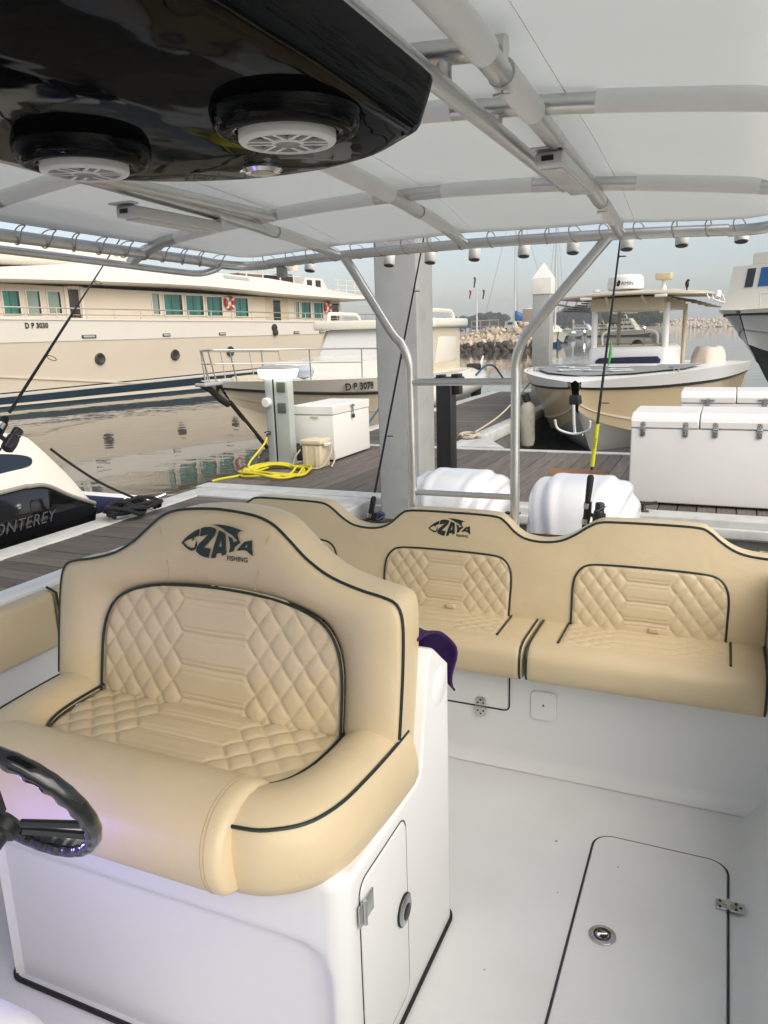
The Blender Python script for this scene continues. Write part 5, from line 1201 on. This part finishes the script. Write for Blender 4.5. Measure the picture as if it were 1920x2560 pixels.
for x0, x1, m in ((-.98, -.72, DARKGLASS), (-.55, .35, BLUE), (.5, 1.3, BLUE)):
    fw = lambda x, z, o: (x, 1.6 + .15 * (z - 2.55) / .7 - o, z)
    g = G(); g.prism([fw(x0, 2.62, .004), fw(x1, 2.62, .004), fw(x1, 3.15, .004), fw(x0, 3.15, .004)], [fw(x0, 2.62, .02), fw(x1, 2.62, .02), fw(x1, 3.15, .02), fw(x0, 3.15, .02)]); g.build('front_window', m, bb)
for k in range(8):
    G().tube([(lerp_tab([(0, 0.1), (1.1, 1.3), (2.4, 1.8), (6, 2.05)], .3 + .6 * k), .3 + .6 * k, 1.95), (lerp_tab([(0, 0.1), (1.1, 1.3), (2.4, 1.8), (6, 2.05)], .3 + .6 * k), .3 + .6 * k, 2.35)], .015, 6).build('rail_post', CHROMISH, bb)
G().tube([(lerp_tab([(0, 0.1), (1.1, 1.3), (2.4, 1.8), (6, 2.05)], .3 + .6 * k), .3 + .6 * k, 2.35) for k in range(8)], .015, 6).build('rail', CHROMISH, bb)
rbox('flybridge', -1.2, 1.2, 2.2, 5.5, 3.28, 3.62, .05, MWHITE, bb)
G().tube([(1.0, 2.4, 3.6), (1.0, 2.4, 4.25)], .03, 8).build('bimini_post', BEIGE, bb); rbox('bimini', -1.2, 1.2, 2.2, 5.0, 4.25, 4.42, .04, BLUECLOTH, bb)

# ================================================================== LARGE MOTOR YACHT
yt = thing('motor_yacht', 'large cream motor yacht numbered D P 3030 filling the left background', 'yacht', (-19.84, 16.36, 0), -0.2423, local=True)
def ydk(s): return 2.33 - .0125 * s                                    # deck edge height
def flare(s, z): return .30 * sstep((z + .3) / 2.6) + .02 * max(0, (6 - s)) * max(0, z) * .12
ss = [-11 + 29.5 * k / 60 for k in range(61)]
def beam(s): return 0 if s > -4 else -3.2 * ((-4 - s) / 7) ** 1.8
def hx(s, z): return beam(s) + flare(s, z)
zl = lambda s: [-.6, -.3, 0, .2, .45, .68 - .11 * max(0, min(4.2, s)) * 1.0 if s < 4.2 else .22, .95, 1.3, 1.66, 2.0, ydk(s)]
g = G(); g.grid([[(hx(s, z), s, z) for z in (-.6, -.3, .0, .4, .8, 1.2, 1.66, 1.67, 2.0, ydk(s))] for s in ss])
g.grid([[(-7.4 - beam(s), s, z) for z in (-.6, .5, 1.66, ydk(s))] for s in ss])
g.grid([[(hx(s, ydk(s)), s, ydk(s)), (-3.6, s, ydk(s) + .02), (-7.4 - beam(s), s, ydk(s))] for s in ss])
z_ = [-.6, .5, 1.66, ydk(18.5)]; g.add([(hx(18.5, -.6), 18.5, -.6), (hx(18.5, 1.0), 18.5, 1.0), (hx(18.5, ydk(18.5)), 18.5, ydk(18.5)), (-7.4, 18.5, ydk(18.5)), (-7.4, 18.5, -.6)], [(0, 1, 2, 3, 4)])
g.build('hull', YCREAM, yt, ang=50)
def ystrip(name, z0f, z1f, m, o=.012, s0=-9, s1=18.45):
    g = G(); q = [s0 + (s1 - s0) * k / 50 for k in range(51)]
    g.grid([[(hx(s, z0f(s)) - .02, s, z0f(s)), (hx(s, z0f(s)) + o, s, z0f(s) + .002), (hx(s, z1f(s)) + o, s, z1f(s) - .002), (hx(s, z1f(s)) - .02, s, z1f(s))] for s in q]); return g.build(name, m, yt, ang=30)
ystrip('waterline_stripe', lambda s: -.34, lambda s: -.21, NAVY)
ystrip('navy_band', lambda s: -.15 + .010 * max(0, s), lambda s: .06 + .0175 * max(0, s), NAVY)
ystrip('pin_stripe', lambda s: .155 + .018 * max(0, s), lambda s: .195 + .018 * max(0, s), NAVY)
ystrip('white_stripe', lambda s: .09 + .0175 * max(0, s), lambda s: .150 + .018 * max(0, s), YWHITE, .010)
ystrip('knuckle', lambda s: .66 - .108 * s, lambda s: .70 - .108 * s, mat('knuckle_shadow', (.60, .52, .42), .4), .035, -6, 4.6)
ystrip('sheer_band', lambda s: 1.655, lambda s: ydk(s) + .01, YWHITE, .022, -9, 18.45)
ystrip('cap_rail', lambda s: ydk(s) - .01, lambda s: ydk(s) + .05, YWHITE, .05)
for s in (3.03, 6.05, 8.6, 12.61, 14.2):
    w_ = .26 if s < 4 else .17; z = 1.79 - .004 * s; x = hx(s, z)
    fr = rbox('hull_vent', x - .02, x + .045, s - w_, s + w_, z - .055, z + .055, .025, DARKMETAL, yt)
    rbox('vent_face', x + .03, x + .055, s - w_ * .78, s + w_ * .78, z - .032, z + .032, .008, PEDGREY, fr)
for s, z in ((3.41, 1.06), (6.43, 1.07), (9.02, 1.10)):
    x = hx(s, z); pf = G().lathe([(.19, -.05), (.19, .035), (.15, .05), (.13, .04)], (x, s, z), 24, axis='X').build('porthole', DARKMETAL, yt)
    G().lathe([(.135, .02), (0, .022)], (x, s, z), 24, axis='X').build('porthole_glass', DARKGLASS, pf)
anp = G(); x = hx(11.32, 1.86)
anp.lathe([(.15, 0), (.15, .06), (.08, .07)], (x, 11.32, 1.95), 14, axis='X'); anp.lathe([(.13, 0), (.13, .08), (.06, .09)], (x, 11.36, 1.76), 14, axis='X'); anp.build('hawse_fitting', DARKMETAL, yt)
text('number', 'D P 3030', .215, lambda x, y: (hx(.93 + x, 2.1) + .03, .93 + x * .86, 2.07 + y), INK, yt, spacing=1.05, bold=.010)
# main deck railing
G().tube([(hx(s, 2.3) - .08, s, ydk(s) + .36) for s in ss], .022, 8).build('hand_rail', CHROMISH, yt)
G().tube([(hx(s, 2.3) - .08, s, ydk(s) + .16) for s in ss], .014, 6).build('mid_rail', CHROMISH, yt)
pm = G().tube([(0, 0, 0), (0, 0, .36)], .020, 8).mesh('rail_stanchion', CHROMISH)
s = -1.0
while s < 18.3: inst('rail_stanchion', pm, yt, (hx(s, 2.3) - .08, s, ydk(s))); s += 1.02
# superstructure
SX = -.80
g = G(); g.prism([(SX, y, z) for y, z in ((-3.5, 2.30), (17.0, 2.10), (16.7, 3.12), (-2.6, 3.50))], [(-6.6, y, z) for y, z in ((-3.5, 2.30), (17.0, 2.10), (16.7, 3.12), (-2.6, 3.50))]); g.build('superstructure', YCREAM, yt, ang=25)
def zz(s): return -.0125 * s
WIN = [(.94, 1.46, 3.21, 2.53, TEAL), (1.70, 2.13, 3.22, 2.53, TEALPALE), (2.39, 2.83, 3.22, 2.54, TEALPALE), (6.36, 6.66, 3.24, 2.51, TEALPALE), (6.87, 7.68, 3.22, 2.49, TEAL), (7.86, 8.67, 3.20, 2.48, TEAL), (8.84, 9.60, 3.17, 2.46, TEAL), (10.27, 10.96, 3.14, 2.43, TEAL), (13.72, 13.95, 3.04, 2.38, TEALPALE), (14.09, 14.69, 3.03, 2.36, TEAL), (14.90, 15.50, 3.01, 2.35, TEAL)]
for a, b, t, bt, m in WIN:
    g = G(); e = .035
    g.box(SX - .02, SX + .045, a - e, b + e, t, t + e); g.box(SX - .02, SX + .045, a - e, b + e, bt - e, bt); g.box(SX - .02, SX + .045, a - e, a, bt, t); g.box(SX - .02, SX + .045, b, b + e, bt, t)
    fr = g.build('window', YWHITE, yt, ang=20)
    rbox('pane', SX - .01, SX + .012, a, b, bt, t, 0, m, fr)
    rbox('blind', SX - .01, SX + .017, b - .13 * (b - a), b - .002, bt + .002, t - .002, 0, DARKGLASS, fr)
    if b - a > .5: rbox('mullion', SX - .01, SX + .020, a + .42 * (b - a) - .008, a + .42 * (b - a) + .008, bt + .002, t - .002, 0, DARKMETAL, fr)
rbox('wall_trim', SX - .01, SX + .012, -2.0, 11.3, 2.40, 2.445, .004, YWHITE, yt)
dr = rbox('door', SX - .02, SX + .02, 3.14, 3.50, 2.40, 3.30, .02, BROWNDOOR, yt)
for a, b, c, d in ((2.98, 3.10, 2.35, 3.40), (3.54, 3.66, 2.35, 3.40), (3.11, 3.53, 3.32, 3.42)): rbox('door_trim', SX - .01, SX + .06, a, b, c, d, .02, YWHITE, dr)  # plain white trim round the door
rbox('door', SX - .02, SX + .03, 12.41, 12.83, 2.26, 3.09, .02, DARKGLASS, yt)
rbox('recess_panel', SX - .02, SX + .012, 11.95, 12.36, 2.20, 3.18, .01, BEIGE, yt); rbox('recess_panel', SX - .02, SX + .020, 12.9, 13.3, 2.2, 3.12, .01, BEIGE, yt)
rbox('door', SX - .02, SX + .02, 16.06, 16.62, 2.24, 3.0, .02, DARKGLASS, yt)
for s, z, r in ((9.98, 2.95, .20), (15.82, 2.80, .20)):
    lb = G(); lb.tube([(SX + .06, s + r * math.cos(a), z + r * 1.05 * math.sin(a)) for a in [2 * math.pi * k / 24 for k in range(24)]], .075, 10, closed=True); lo = lb.build('lifebuoy', RED, yt, ang=None)
    for k in range(4):
        a = math.pi / 4 + math.pi / 2 * k; c0 = (SX + .06, s + r * math.cos(a), z + r * 1.05 * math.sin(a)); t0 = Vector((0, -math.sin(a), math.cos(a))) * .045
        G().tube([Vector(c0) - t0, Vector(c0) + t0], .082, 10).build('lifebuoy_band', YWHITE, lo)
    G().lathe([(.09, 0), (.09, .05), (0, .055)], (SX + .01, s, z - .02), 10, axis='X').build('buoy_lamp', WHITEPL, lo)
# roof brow
br = [(-4.0, 3.30, 3.60), (-1.0, 3.42, 3.72), (1.0, 3.45, 3.90), (3.7, 3.47, 4.12), (6.0, 3.47, 4.14), (8.2, 3.44, 4.08), (10.0, 3.36, 4.02), (12.0, 3.25, 3.94), (14.6, 3.17, 3.72), (16.6, 3.11, 3.52), (18.3, 3.14, 3.36), (18.6, 3.18, 3.30)]
rows = []
for s, lo_, hi in br:
    rows.append([(-6.9, s, lo_), (-.05, s, lo_), (.02, s, lo_ + .06), (-.02, s, lo_ + .16), (-.30, s, lo_ + .30 if hi - lo_ > .4 else lo_ + .12), (-.55, s, hi), (-3.5, s, hi + .10), (-6.9, s, hi)])
g = G().grid(rows, cu=True); g.f.append(tuple(range(8))); g.f.append(tuple(range((len(br) - 1) * 8, len(br) * 8))); g.build('roof', YWHITE, yt, ang=30)
# upper deck: pilothouse pod, rails, equipment, dome
g = G(); g.prism([(-.95, y, z) for y, z in ((14.35, 3.60), (14.62, 4.10), (15.75, 4.08), (16.2, 3.45))], [(-3.4, y, z) for y, z in ((14.35, 3.60), (14.62, 4.10), (15.75, 4.08), (16.2, 3.45))]); g.build('stair_pod', YWHITE, yt, ang=25)
for a, b in ((14.72, 15.05), (15.28, 15.62)): rbox('pod_window', -.955, -.93, a, b, 3.62, 4.0, .01, DARKGLASS, yt)
for s in (11.0, 11.9, 12.9, 13.7): G().tube([(-.75, s, 3.75), (-.75, s - .05, 4.32)], .028, 8).build('upper_rail_post', YWHITE, yt)
for z in (4.30, 4.12): G().tube([(-.75, 10.6, z), (-.75, 14.2, z - .03)], .016, 8).build('upper_rail', YWHITE, yt)
for s in (16.4, 17.0, 17.6, 18.2): G().tube([(-.6, s, 3.3), (-.6, s, 4.05)], .02, 8).build('upper_rail_post', YWHITE, yt)
for z in (4.03, 3.8, 3.6): G().tube([(-.6, 16.2, z), (-.6, 18.4, z - .02)], .014, 8).build('upper_rail', YWHITE, yt)
rbox('deck_locker', -2.2, -1.2, 13.2, 14.2, 3.85, 4.22, .05, DARKMETAL, yt); rbox('deck_locker', -2.4, -1.4, 11.2, 12.5, 3.9, 4.20, .05, mat('teak', (.16, .10, .06), .6), yt)
G().lathe([(.035, 3.9), (.03, 4.42)], (-2.0, 14.98, 0), 10).build('dome_mast', YWHITE, yt)
G().lathe([(.05, 4.40), (.24, 4.43), (.27, 4.55), (.26, 4.72), (.16, 4.82), (0, 4.84)], (-2.0, 14.98, 0), 20).build('satellite_dome', YWHITE, yt)
G().tube([(-1.6, 12.6, 3.9), (-1.6, 12.2, 4.9)], .03, 8).build('crane_strut', YWHITE, yt); G().tube([(-1.6, 13.9, 3.9), (-1.6, 13.4, 4.9)], .03, 8).build('crane_strut', YWHITE, yt)
fill('name_board', [[(-.40, 9.5, 3.86), (-.40, 10.8, 3.80), (-.47, 10.8, 3.92), (-.47, 9.5, 3.98)]], PEDGREY, yt)
rbox('wheelhouse', -5.2, -1.2, -3.0, 6.5, 4.05, 4.75, .2, YWHITE, yt)

# ================================================================== FAR SHORE
random.seed(3)
# near breakwater: individual boulders
bk = thing('rock_breakwater', 'pale boulder breakwater with flagpole beside the grey pile', 'breakwater', (-18, 74, WZ))
rms = []
for v in range(6):
    b = bmesh.new(); bmesh.ops.create_icosphere(b, subdivisions=1, radius=1)
    for q in b.verts: q.co = Vector((round(q.co.x * 1.6) / 1.6, round(q.co.y * 1.6) / 1.6, q.co.z)) * rnd.uniform(.62, 1.2); q.co.z *= .8
    me = bpy.data.meshes.new('rock'); b.to_mesh(me); b.free(); rms.append(me)
dry = [m.copy() for m in rms]; wet = [m.copy() for m in rms]
for m in dry: m.name = 'rock'; m.materials.append(ROCK)
for m in wet: m.name = 'rock'; m.materials.append(ROCKWET)
def crest(x): return lerp_tab([(-29, .9), (-23, 1.2), (-21.5, 1.5), (-20, 1.8), (-18.5, 1.7), (-17.3, 2.5), (-16, 1.9), (-14.5, .9), (-13.5, -.4), (-9, -.6)], x)
n = 0
for row in range(7):
    x = -27.0
    while x < -14.6 and n < 280:
        h = crest(x); t = row / 6; z = WZ - .1 + (h - WZ) * t * .92; y = 67.2 + 4.2 * t + rnd.uniform(-.3, .3)
        r = rnd.uniform(.27, .52) * (1.15 if t < .5 else .95)
        inst('rock', (wet if z < .28 else dry)[rnd.randrange(6)], bk, (x, y, z), (rnd.uniform(0, 6), rnd.uniform(0, 6), rnd.uniform(0, 6)), (r * rnd.uniform(.9, 1.4), r, r * rnd.uniform(.75, 1.1)))
        x += r * rnd.uniform(1.15, 1.5); n += 1
rows = [[(x, 68.0, WZ - .5), (x, 69.5, crest(x) * .45), (x, 72.0, crest(x) * .85), (x, 80, crest(x) * .85), (x, 82, WZ - .5)] for x in range(-40, -16)]
G().grid(rows).build('rubble_core', ROCK, bk)
fp = thing('flagpole', 'white flagpole with three small drooping flags on the breakwater', 'flagpole', (-22.0, 72, 1.3))
G().tube([(-21.95, 72, 1.0), (-21.97, 72, 5.75)], [.09, .05], 8).build('pole', YWHITE, fp)
G().tube([(-22.65, 72, 5.3), (-21.3, 72, 5.3)], .03, 6).build('yardarm', YWHITE, fp)
def flag(x, z, h, m):
    rows = [[(x + .10 * (1 - .4 * t) * math.cos(a) + .05 * math.sin(t * 5), 72 + .06 * math.sin(a), z - h * t) for a in [2 * math.pi * k / 10 for k in range(10)]] for t in (0, .25, .5, .75, 1)]
    G().grid(rows, cu=True).build('flag', m, fp, ang=None)
flag(-22.17, 6.46, .95, FLAGG); flag(-22.62, 5.28, .75, FLAGR); flag(-21.3, 5.28, .85, FLAGG)
hut = rbox('harbour_hut', -17.8, -16.4, 73, 75, 1.6, 3.4, .03, SAND, None); tag(hut, 'small sandy hut block on top of the boulder breakwater', 'hut')
gt = thing('footbridge', 'pale steel gangway railing left of the breakwater hut', 'gangway', (-21.5, 74, 1.4))
for x in (-23.1, -22.2, -21.3, -20.4): G().tube([(x, 74, 1.2), (x, 74, 2.45)], .05, 6).build('gangway_post', SAND, gt)
G().tube([(-23.1, 74, 2.45), (-20.3, 74, 2.5)], .06, 6).build('gangway_rail', SAND, gt); G().tube([(-23.1, 74, 1.9), (-20.3, 74, 1.95)], .05, 6).build('gangway_rail', SAND, gt); rbox('gangway_deck', -23.2, -20.2, 73.6, 74.6, 1.35, 1.5, .02, SAND, gt)
# sailing yachts
def sailboat(label, x, y, mast_h, cover, hl=9.0, rz=1.2, boom=True):
    t = thing('sailing_yacht', label, 'sailboat', (x, y, WZ), rz, group='sailing yachts in the marina', local=True)
    Sx = hull(t, [(-4.2, .05, 1.5, -3.6, .02, .8, -3.2, .2), (-3, .7, 1.4, -2.6, .35, .5, -2.4, -.2), (-1, 1.3, 1.3, -1, .9, .3, -1, -.4), (2, 1.4, 1.25, 2, 1.0, .3, 2, -.4), (4, 1.1, 1.25, 4, .8, .4, 4, -.2)], mats=(MWHITE, BLUE), deck_m=MWHITE, n=2)
    rbox('coachroof', -.7, .7, -1.5, 2.0, 1.25, 1.75, .12, MWHITE, t)
    G().tube([(0, -.4, 1.2), (0, -.4, mast_h)], [.11, .07], 8).build('mast', HULLGREY, t)
    if boom:
        G().tube([(0, -.4, 2.7), (0, 3.0, 2.75)], .06, 8).build('boom', HULLGREY, t)
        rows = [[(.20 * (1 - .5 * s) * math.cos(a), -.4 + 3.2 * s, 2.85 + .9 * (1 - s) ** 2 * (.5 + .5 * math.sin(a)) + .16 * math.sin(a)) for a in [2 * math.pi * k / 12 for k in range(12)]] for s in (0, .1, .25, .5, .75, 1)]
        g = G().grid(rows, cu=True); g.f.append(tuple(range(12))); g.f.append(tuple(range(60, 72))); g.build('sail_cover', cover, t, ang=None)
    for p in ((0, -4.1, 1.5), (0, 4.0, 1.3), (1.2, -.2, 1.3), (-1.2, -.2, 1.3)): G().tube([p, (0, -.4, mast_h - .2)], .012, 4).build('stay', DARKMETAL, t)
    for z in (mast_h * .45, mast_h * .72): G().tube([(-.7, -.4, z), (.7, -.4, z)], .03, 6).build('spreader', HULLGREY, t)
    return t
sailboat('sailing yacht with a bright blue sail cover on its boom', -20.9, 84, 16, BLUE, rz=-1.25)
sailboat('sailing yacht with a bare mast rising behind the white capped pile', -17.8, 88, 14, BLUE, rz=0.3, boom=False)
# motor boats across the water
def motorboat(name, label, x, y, L, rz, h=1.0, m=MWHITE, tiers=3):
    t = thing(name, label, 'boat', (x, y, WZ), rz, group='motor boats across the harbour', local=True)
    Sx = hull(t, [(-L / 2, .05, 1.5 * h, -L * .46, .02, .7 * h, -L * .43, .1), (-L * .36, L * .09, 1.4 * h, -L * .34, L * .05, .4 * h, -L * .33, -.2), (-L * .1, L * .14, 1.25 * h, -L * .1, L * .11, .3 * h, -L * .1, -.4), (L * .5, L * .14, 1.1 * h, L * .5, L * .12, .3 * h, L * .5, -.4)], mats=(m, NAVY), deck_m=MWHITE, n=2)
    z = 1.1 * h; y0, y1 = -L * .20, L * .36
    for k in range(tiers):
        hh = .95 * h; w = L * (.115 - .018 * k)
        g = G(); P_ = [(y0 - .4 * hh, z), (y0 + .45 * hh, z + hh), (y1 - .2, z + hh), (y1, z)]
        g.prism([(w, a, b) for a, b in P_], [(-w, a, b) for a, b in P_]); g.build('cabin_tier', m, t, ang=25)
        for sx in (-1, 1):
            nw = 4
            for q in range(nw):
                a = y0 + .6 * hh + (y1 - y0 - 1.0 * hh) * q / nw; rbox('window', sx * (w + .01) - .02, sx * (w + .01) + .02, a, a + (y1 - y0 - hh) / nw * .75, z + hh * .42, z + hh * .78, .005, DARKGLASS, t)
        z += hh + .02; y0 += L * .06; y1 -= L * .09
    G().tube([(0, y0 + .5, z - .1), (0, y0 + 1.0, z + 1.3 * h)], [.10, .04], 6).build('radar_mast', m, t)
    G().tube([(-.6, y0 + .9, z + .7 * h), (.6, y0 + .9, z + .7 * h)], .05, 6).build('radar_bar', m, t)
    return t
motorboat('far_motor_yacht', 'tiered white motor yacht far off between mast and capped pile', -28.2, 122, 17, 1.0, 1.05)
motorboat('far_motor_yacht', 'white flybridge yacht seen under the hardtop of the console boat', -17.0, 152, 9.5, 1.25, .8)
motorboat('far_motor_yacht', 'small cream motor boat moored left of the flybridge yacht', -22.0, 156, 6.5, 1.3, .75, HULLCREAM, 2)
motorboat('far_motor_yacht', 'white sports fisher in the row right of the capped pile', -29.6, 118, 7.5, 1.45, .75, MWHITE, 2)
motorboat('far_motor_yacht', 'low dark hulled launch beside the dock lamp across the water', -27.2, 146, 7, 1.2, .6, HULLGREY, 1)
motorboat('far_motor_yacht', 'pale cabin boat at the far pontoon beneath the trees', -36.0, 176, 9, 1.3, .8, MWHITE, 2)
motorboat('far_motor_yacht', 'grey white launch furthest back below the tree line', -33.0, 200, 9, 1.3, .8, HULLGREY, 2)
pd = rbox('far_pontoon', -33, -22.8, 127.5, 129.5, -.5, .25, .05, CONCDARK, None); tag(pd, kind='structure')
for x, y, lab in ((-26.9, 150, 'short pale pile with a conical cap across the harbour'),):
    t = thing('far_pile', lab, 'pile', (x, y, WZ)); G().lathe([(.25, 0), (.25, 2.6), (.33, 2.65), (.33, 2.9), (.02, 3.4)], (x, y, WZ), 12).build('far_shaft', SAND, t)
for x, y, z, lab in ((-21.2, 129.0, .92, 'tiny lit dock lamp by the boats left of the console boat'), (-12.1, 130, 1.22, 'tiny lit lamp beside the flybridge yacht under the hardtop')):
    t = thing('dock_lamp', lab, 'lamp', (x, y, WZ)); G().tube([(x, y, WZ), (x, y, z - .1)], .04, 6).build('lamp_post', DARKMETAL, t); G().lathe([(.02, -.16), (.17, 0), (.02, .16)], (x, y, z), 10).build('lamp_globe', mat('globe', (1, .9, .75), .4, emit=4.0), t)
# far breakwater and shore
fb = G()
for k in range(1500):
    x = rnd.uniform(-34, 130); t = rnd.random(); z = WZ - .2 + 4.2 * t; y = 398 + 6 * t; r = rnd.uniform(.8, 1.7)
    vv = []
    for a, b, c in ((1, 0, 0), (-1, 0, 0), (0, 1, 0), (0, -1, 0), (0, 0, 1), (0, 0, -1)): s = r * rnd.uniform(.7, 1.2); vv.append((x + a * s, y + b * s, z + c * s * .8))
    fb.add(vv, [(0, 2, 4), (2, 1, 4), (1, 3, 4), (3, 0, 4), (2, 0, 5), (1, 2, 5), (3, 1, 5), (0, 3, 5)])
fbo = fb.build('far_breakwater', ROCK, None, ang=5); tag(fbo, 'long pale rubble breakwater closing the far side of the harbour', 'breakwater', kind='stuff')
g = G(); g.prism([(-260, 300, WZ - .3), (-19, 300, WZ - .3), (-17, 306, WZ - .3), (-17, 420, WZ - .3), (-260, 420, WZ - .3)], [(-260, 303, .9), (-20, 303, .9), (-18, 308, .9), (-18, 420, .9), (-260, 420, .9)]); sh_ = g.build('shore', SAND, None); tag(sh_, kind='structure')
# trees on the far shore
tm = []
for v in range(4):
    g = G(); rg = random.Random(v)
    blobs = [(rg.gauss(0, 1.35), rg.gauss(0, 1.1), rg.uniform(2.0, 6.6), rg.uniform(1.0, 1.8)) for _ in range(16)]
    for bx_, by_, bz_, br_ in blobs:
        for _ in range(70):
            a, c = rg.uniform(0, 6.283), rg.uniform(-1, 1); s = math.sqrt(1 - c * c); rr = br_ * rg.uniform(.75, 1.08)
            p = Vector((bx_ + rr * s * math.cos(a), by_ + rr * s * math.sin(a), bz_ + rr * c)); u = Vector((rg.uniform(-1, 1), rg.uniform(-1, 1), rg.uniform(-1, 1))).normalized() * .36; w = u.orthogonal().normalized() * .26
            g.add([p - u - w, p + u - w, p + u + w, p - u + w], [(0, 1, 2, 3)])
    me = finish('crown', g.v, g.f, None, 'mesh', None, False); me.materials.append(LEAF); tm.append(me)
trunk = G().tube([(0, 0, 0), (.1, 0, 2.2), (0, .1, 4.5)], [.28, .2, .1], 7).mesh('trunk', BARK)
def tree(x, y, h):
    t = thing('shore_tree', 'dark bushy tree in the row along the far shore', 'tree', (x, y, .8), rnd.uniform(0, 6), group='trees along the far shore', local=True)
    s = h / 7.8; c = inst('crown', tm[rnd.randrange(4)], t, (0, 0, 0), (0, 0, 0), (s * 1.15, s * 1.15, s)); inst('trunk', trunk, t, (0, 0, 0), (0, 0, 0), (s, s, s))
for x0, x1, tab in ((-112, -82, [(-112, 6), (-96, 7.3), (-90, 8.2), (-86, 7.2), (-82, 6.4)]), (-66, -21, [(-66, 6.8), (-59, 7.6), (-56, 9.0), (-51, 8.6), (-47, 7.8), (-43, 5.9), (-38, 5.6), (-30, 6.0), (-24, 6.2), (-21, 5.9)])):
    x = x0
    while x < x1:
        tree(x, 306 + rnd.uniform(0, 3), lerp_tab(tab, x) * rnd.uniform(.90, 1.02)); x += rnd.uniform(1.7, 2.5)

# ================================================================== HAZE
hz = G().box(-930, 930, -90, 1530, -1.6, 26).build('haze', None, None, ang=None); tag(hz, 'thin pale morning haze over the harbour', 'haze', kind='stuff')
HM = bpy.data.materials.new('haze'); HM.use_nodes = True; HM.node_tree.nodes.clear()
_v = HM.node_tree.nodes.new('ShaderNodeVolumePrincipled'); _o = HM.node_tree.nodes.new('ShaderNodeOutputMaterial')
_v.inputs['Color'].default_value = (0.86, 0.92, 0.96, 1); _v.inputs['Density'].default_value = 0.0009; _v.inputs['Anisotropy'].default_value = 0.0
HM.node_tree.links.new(_v.outputs[0], _o.inputs['Volume']); hz.data.materials.append(HM)
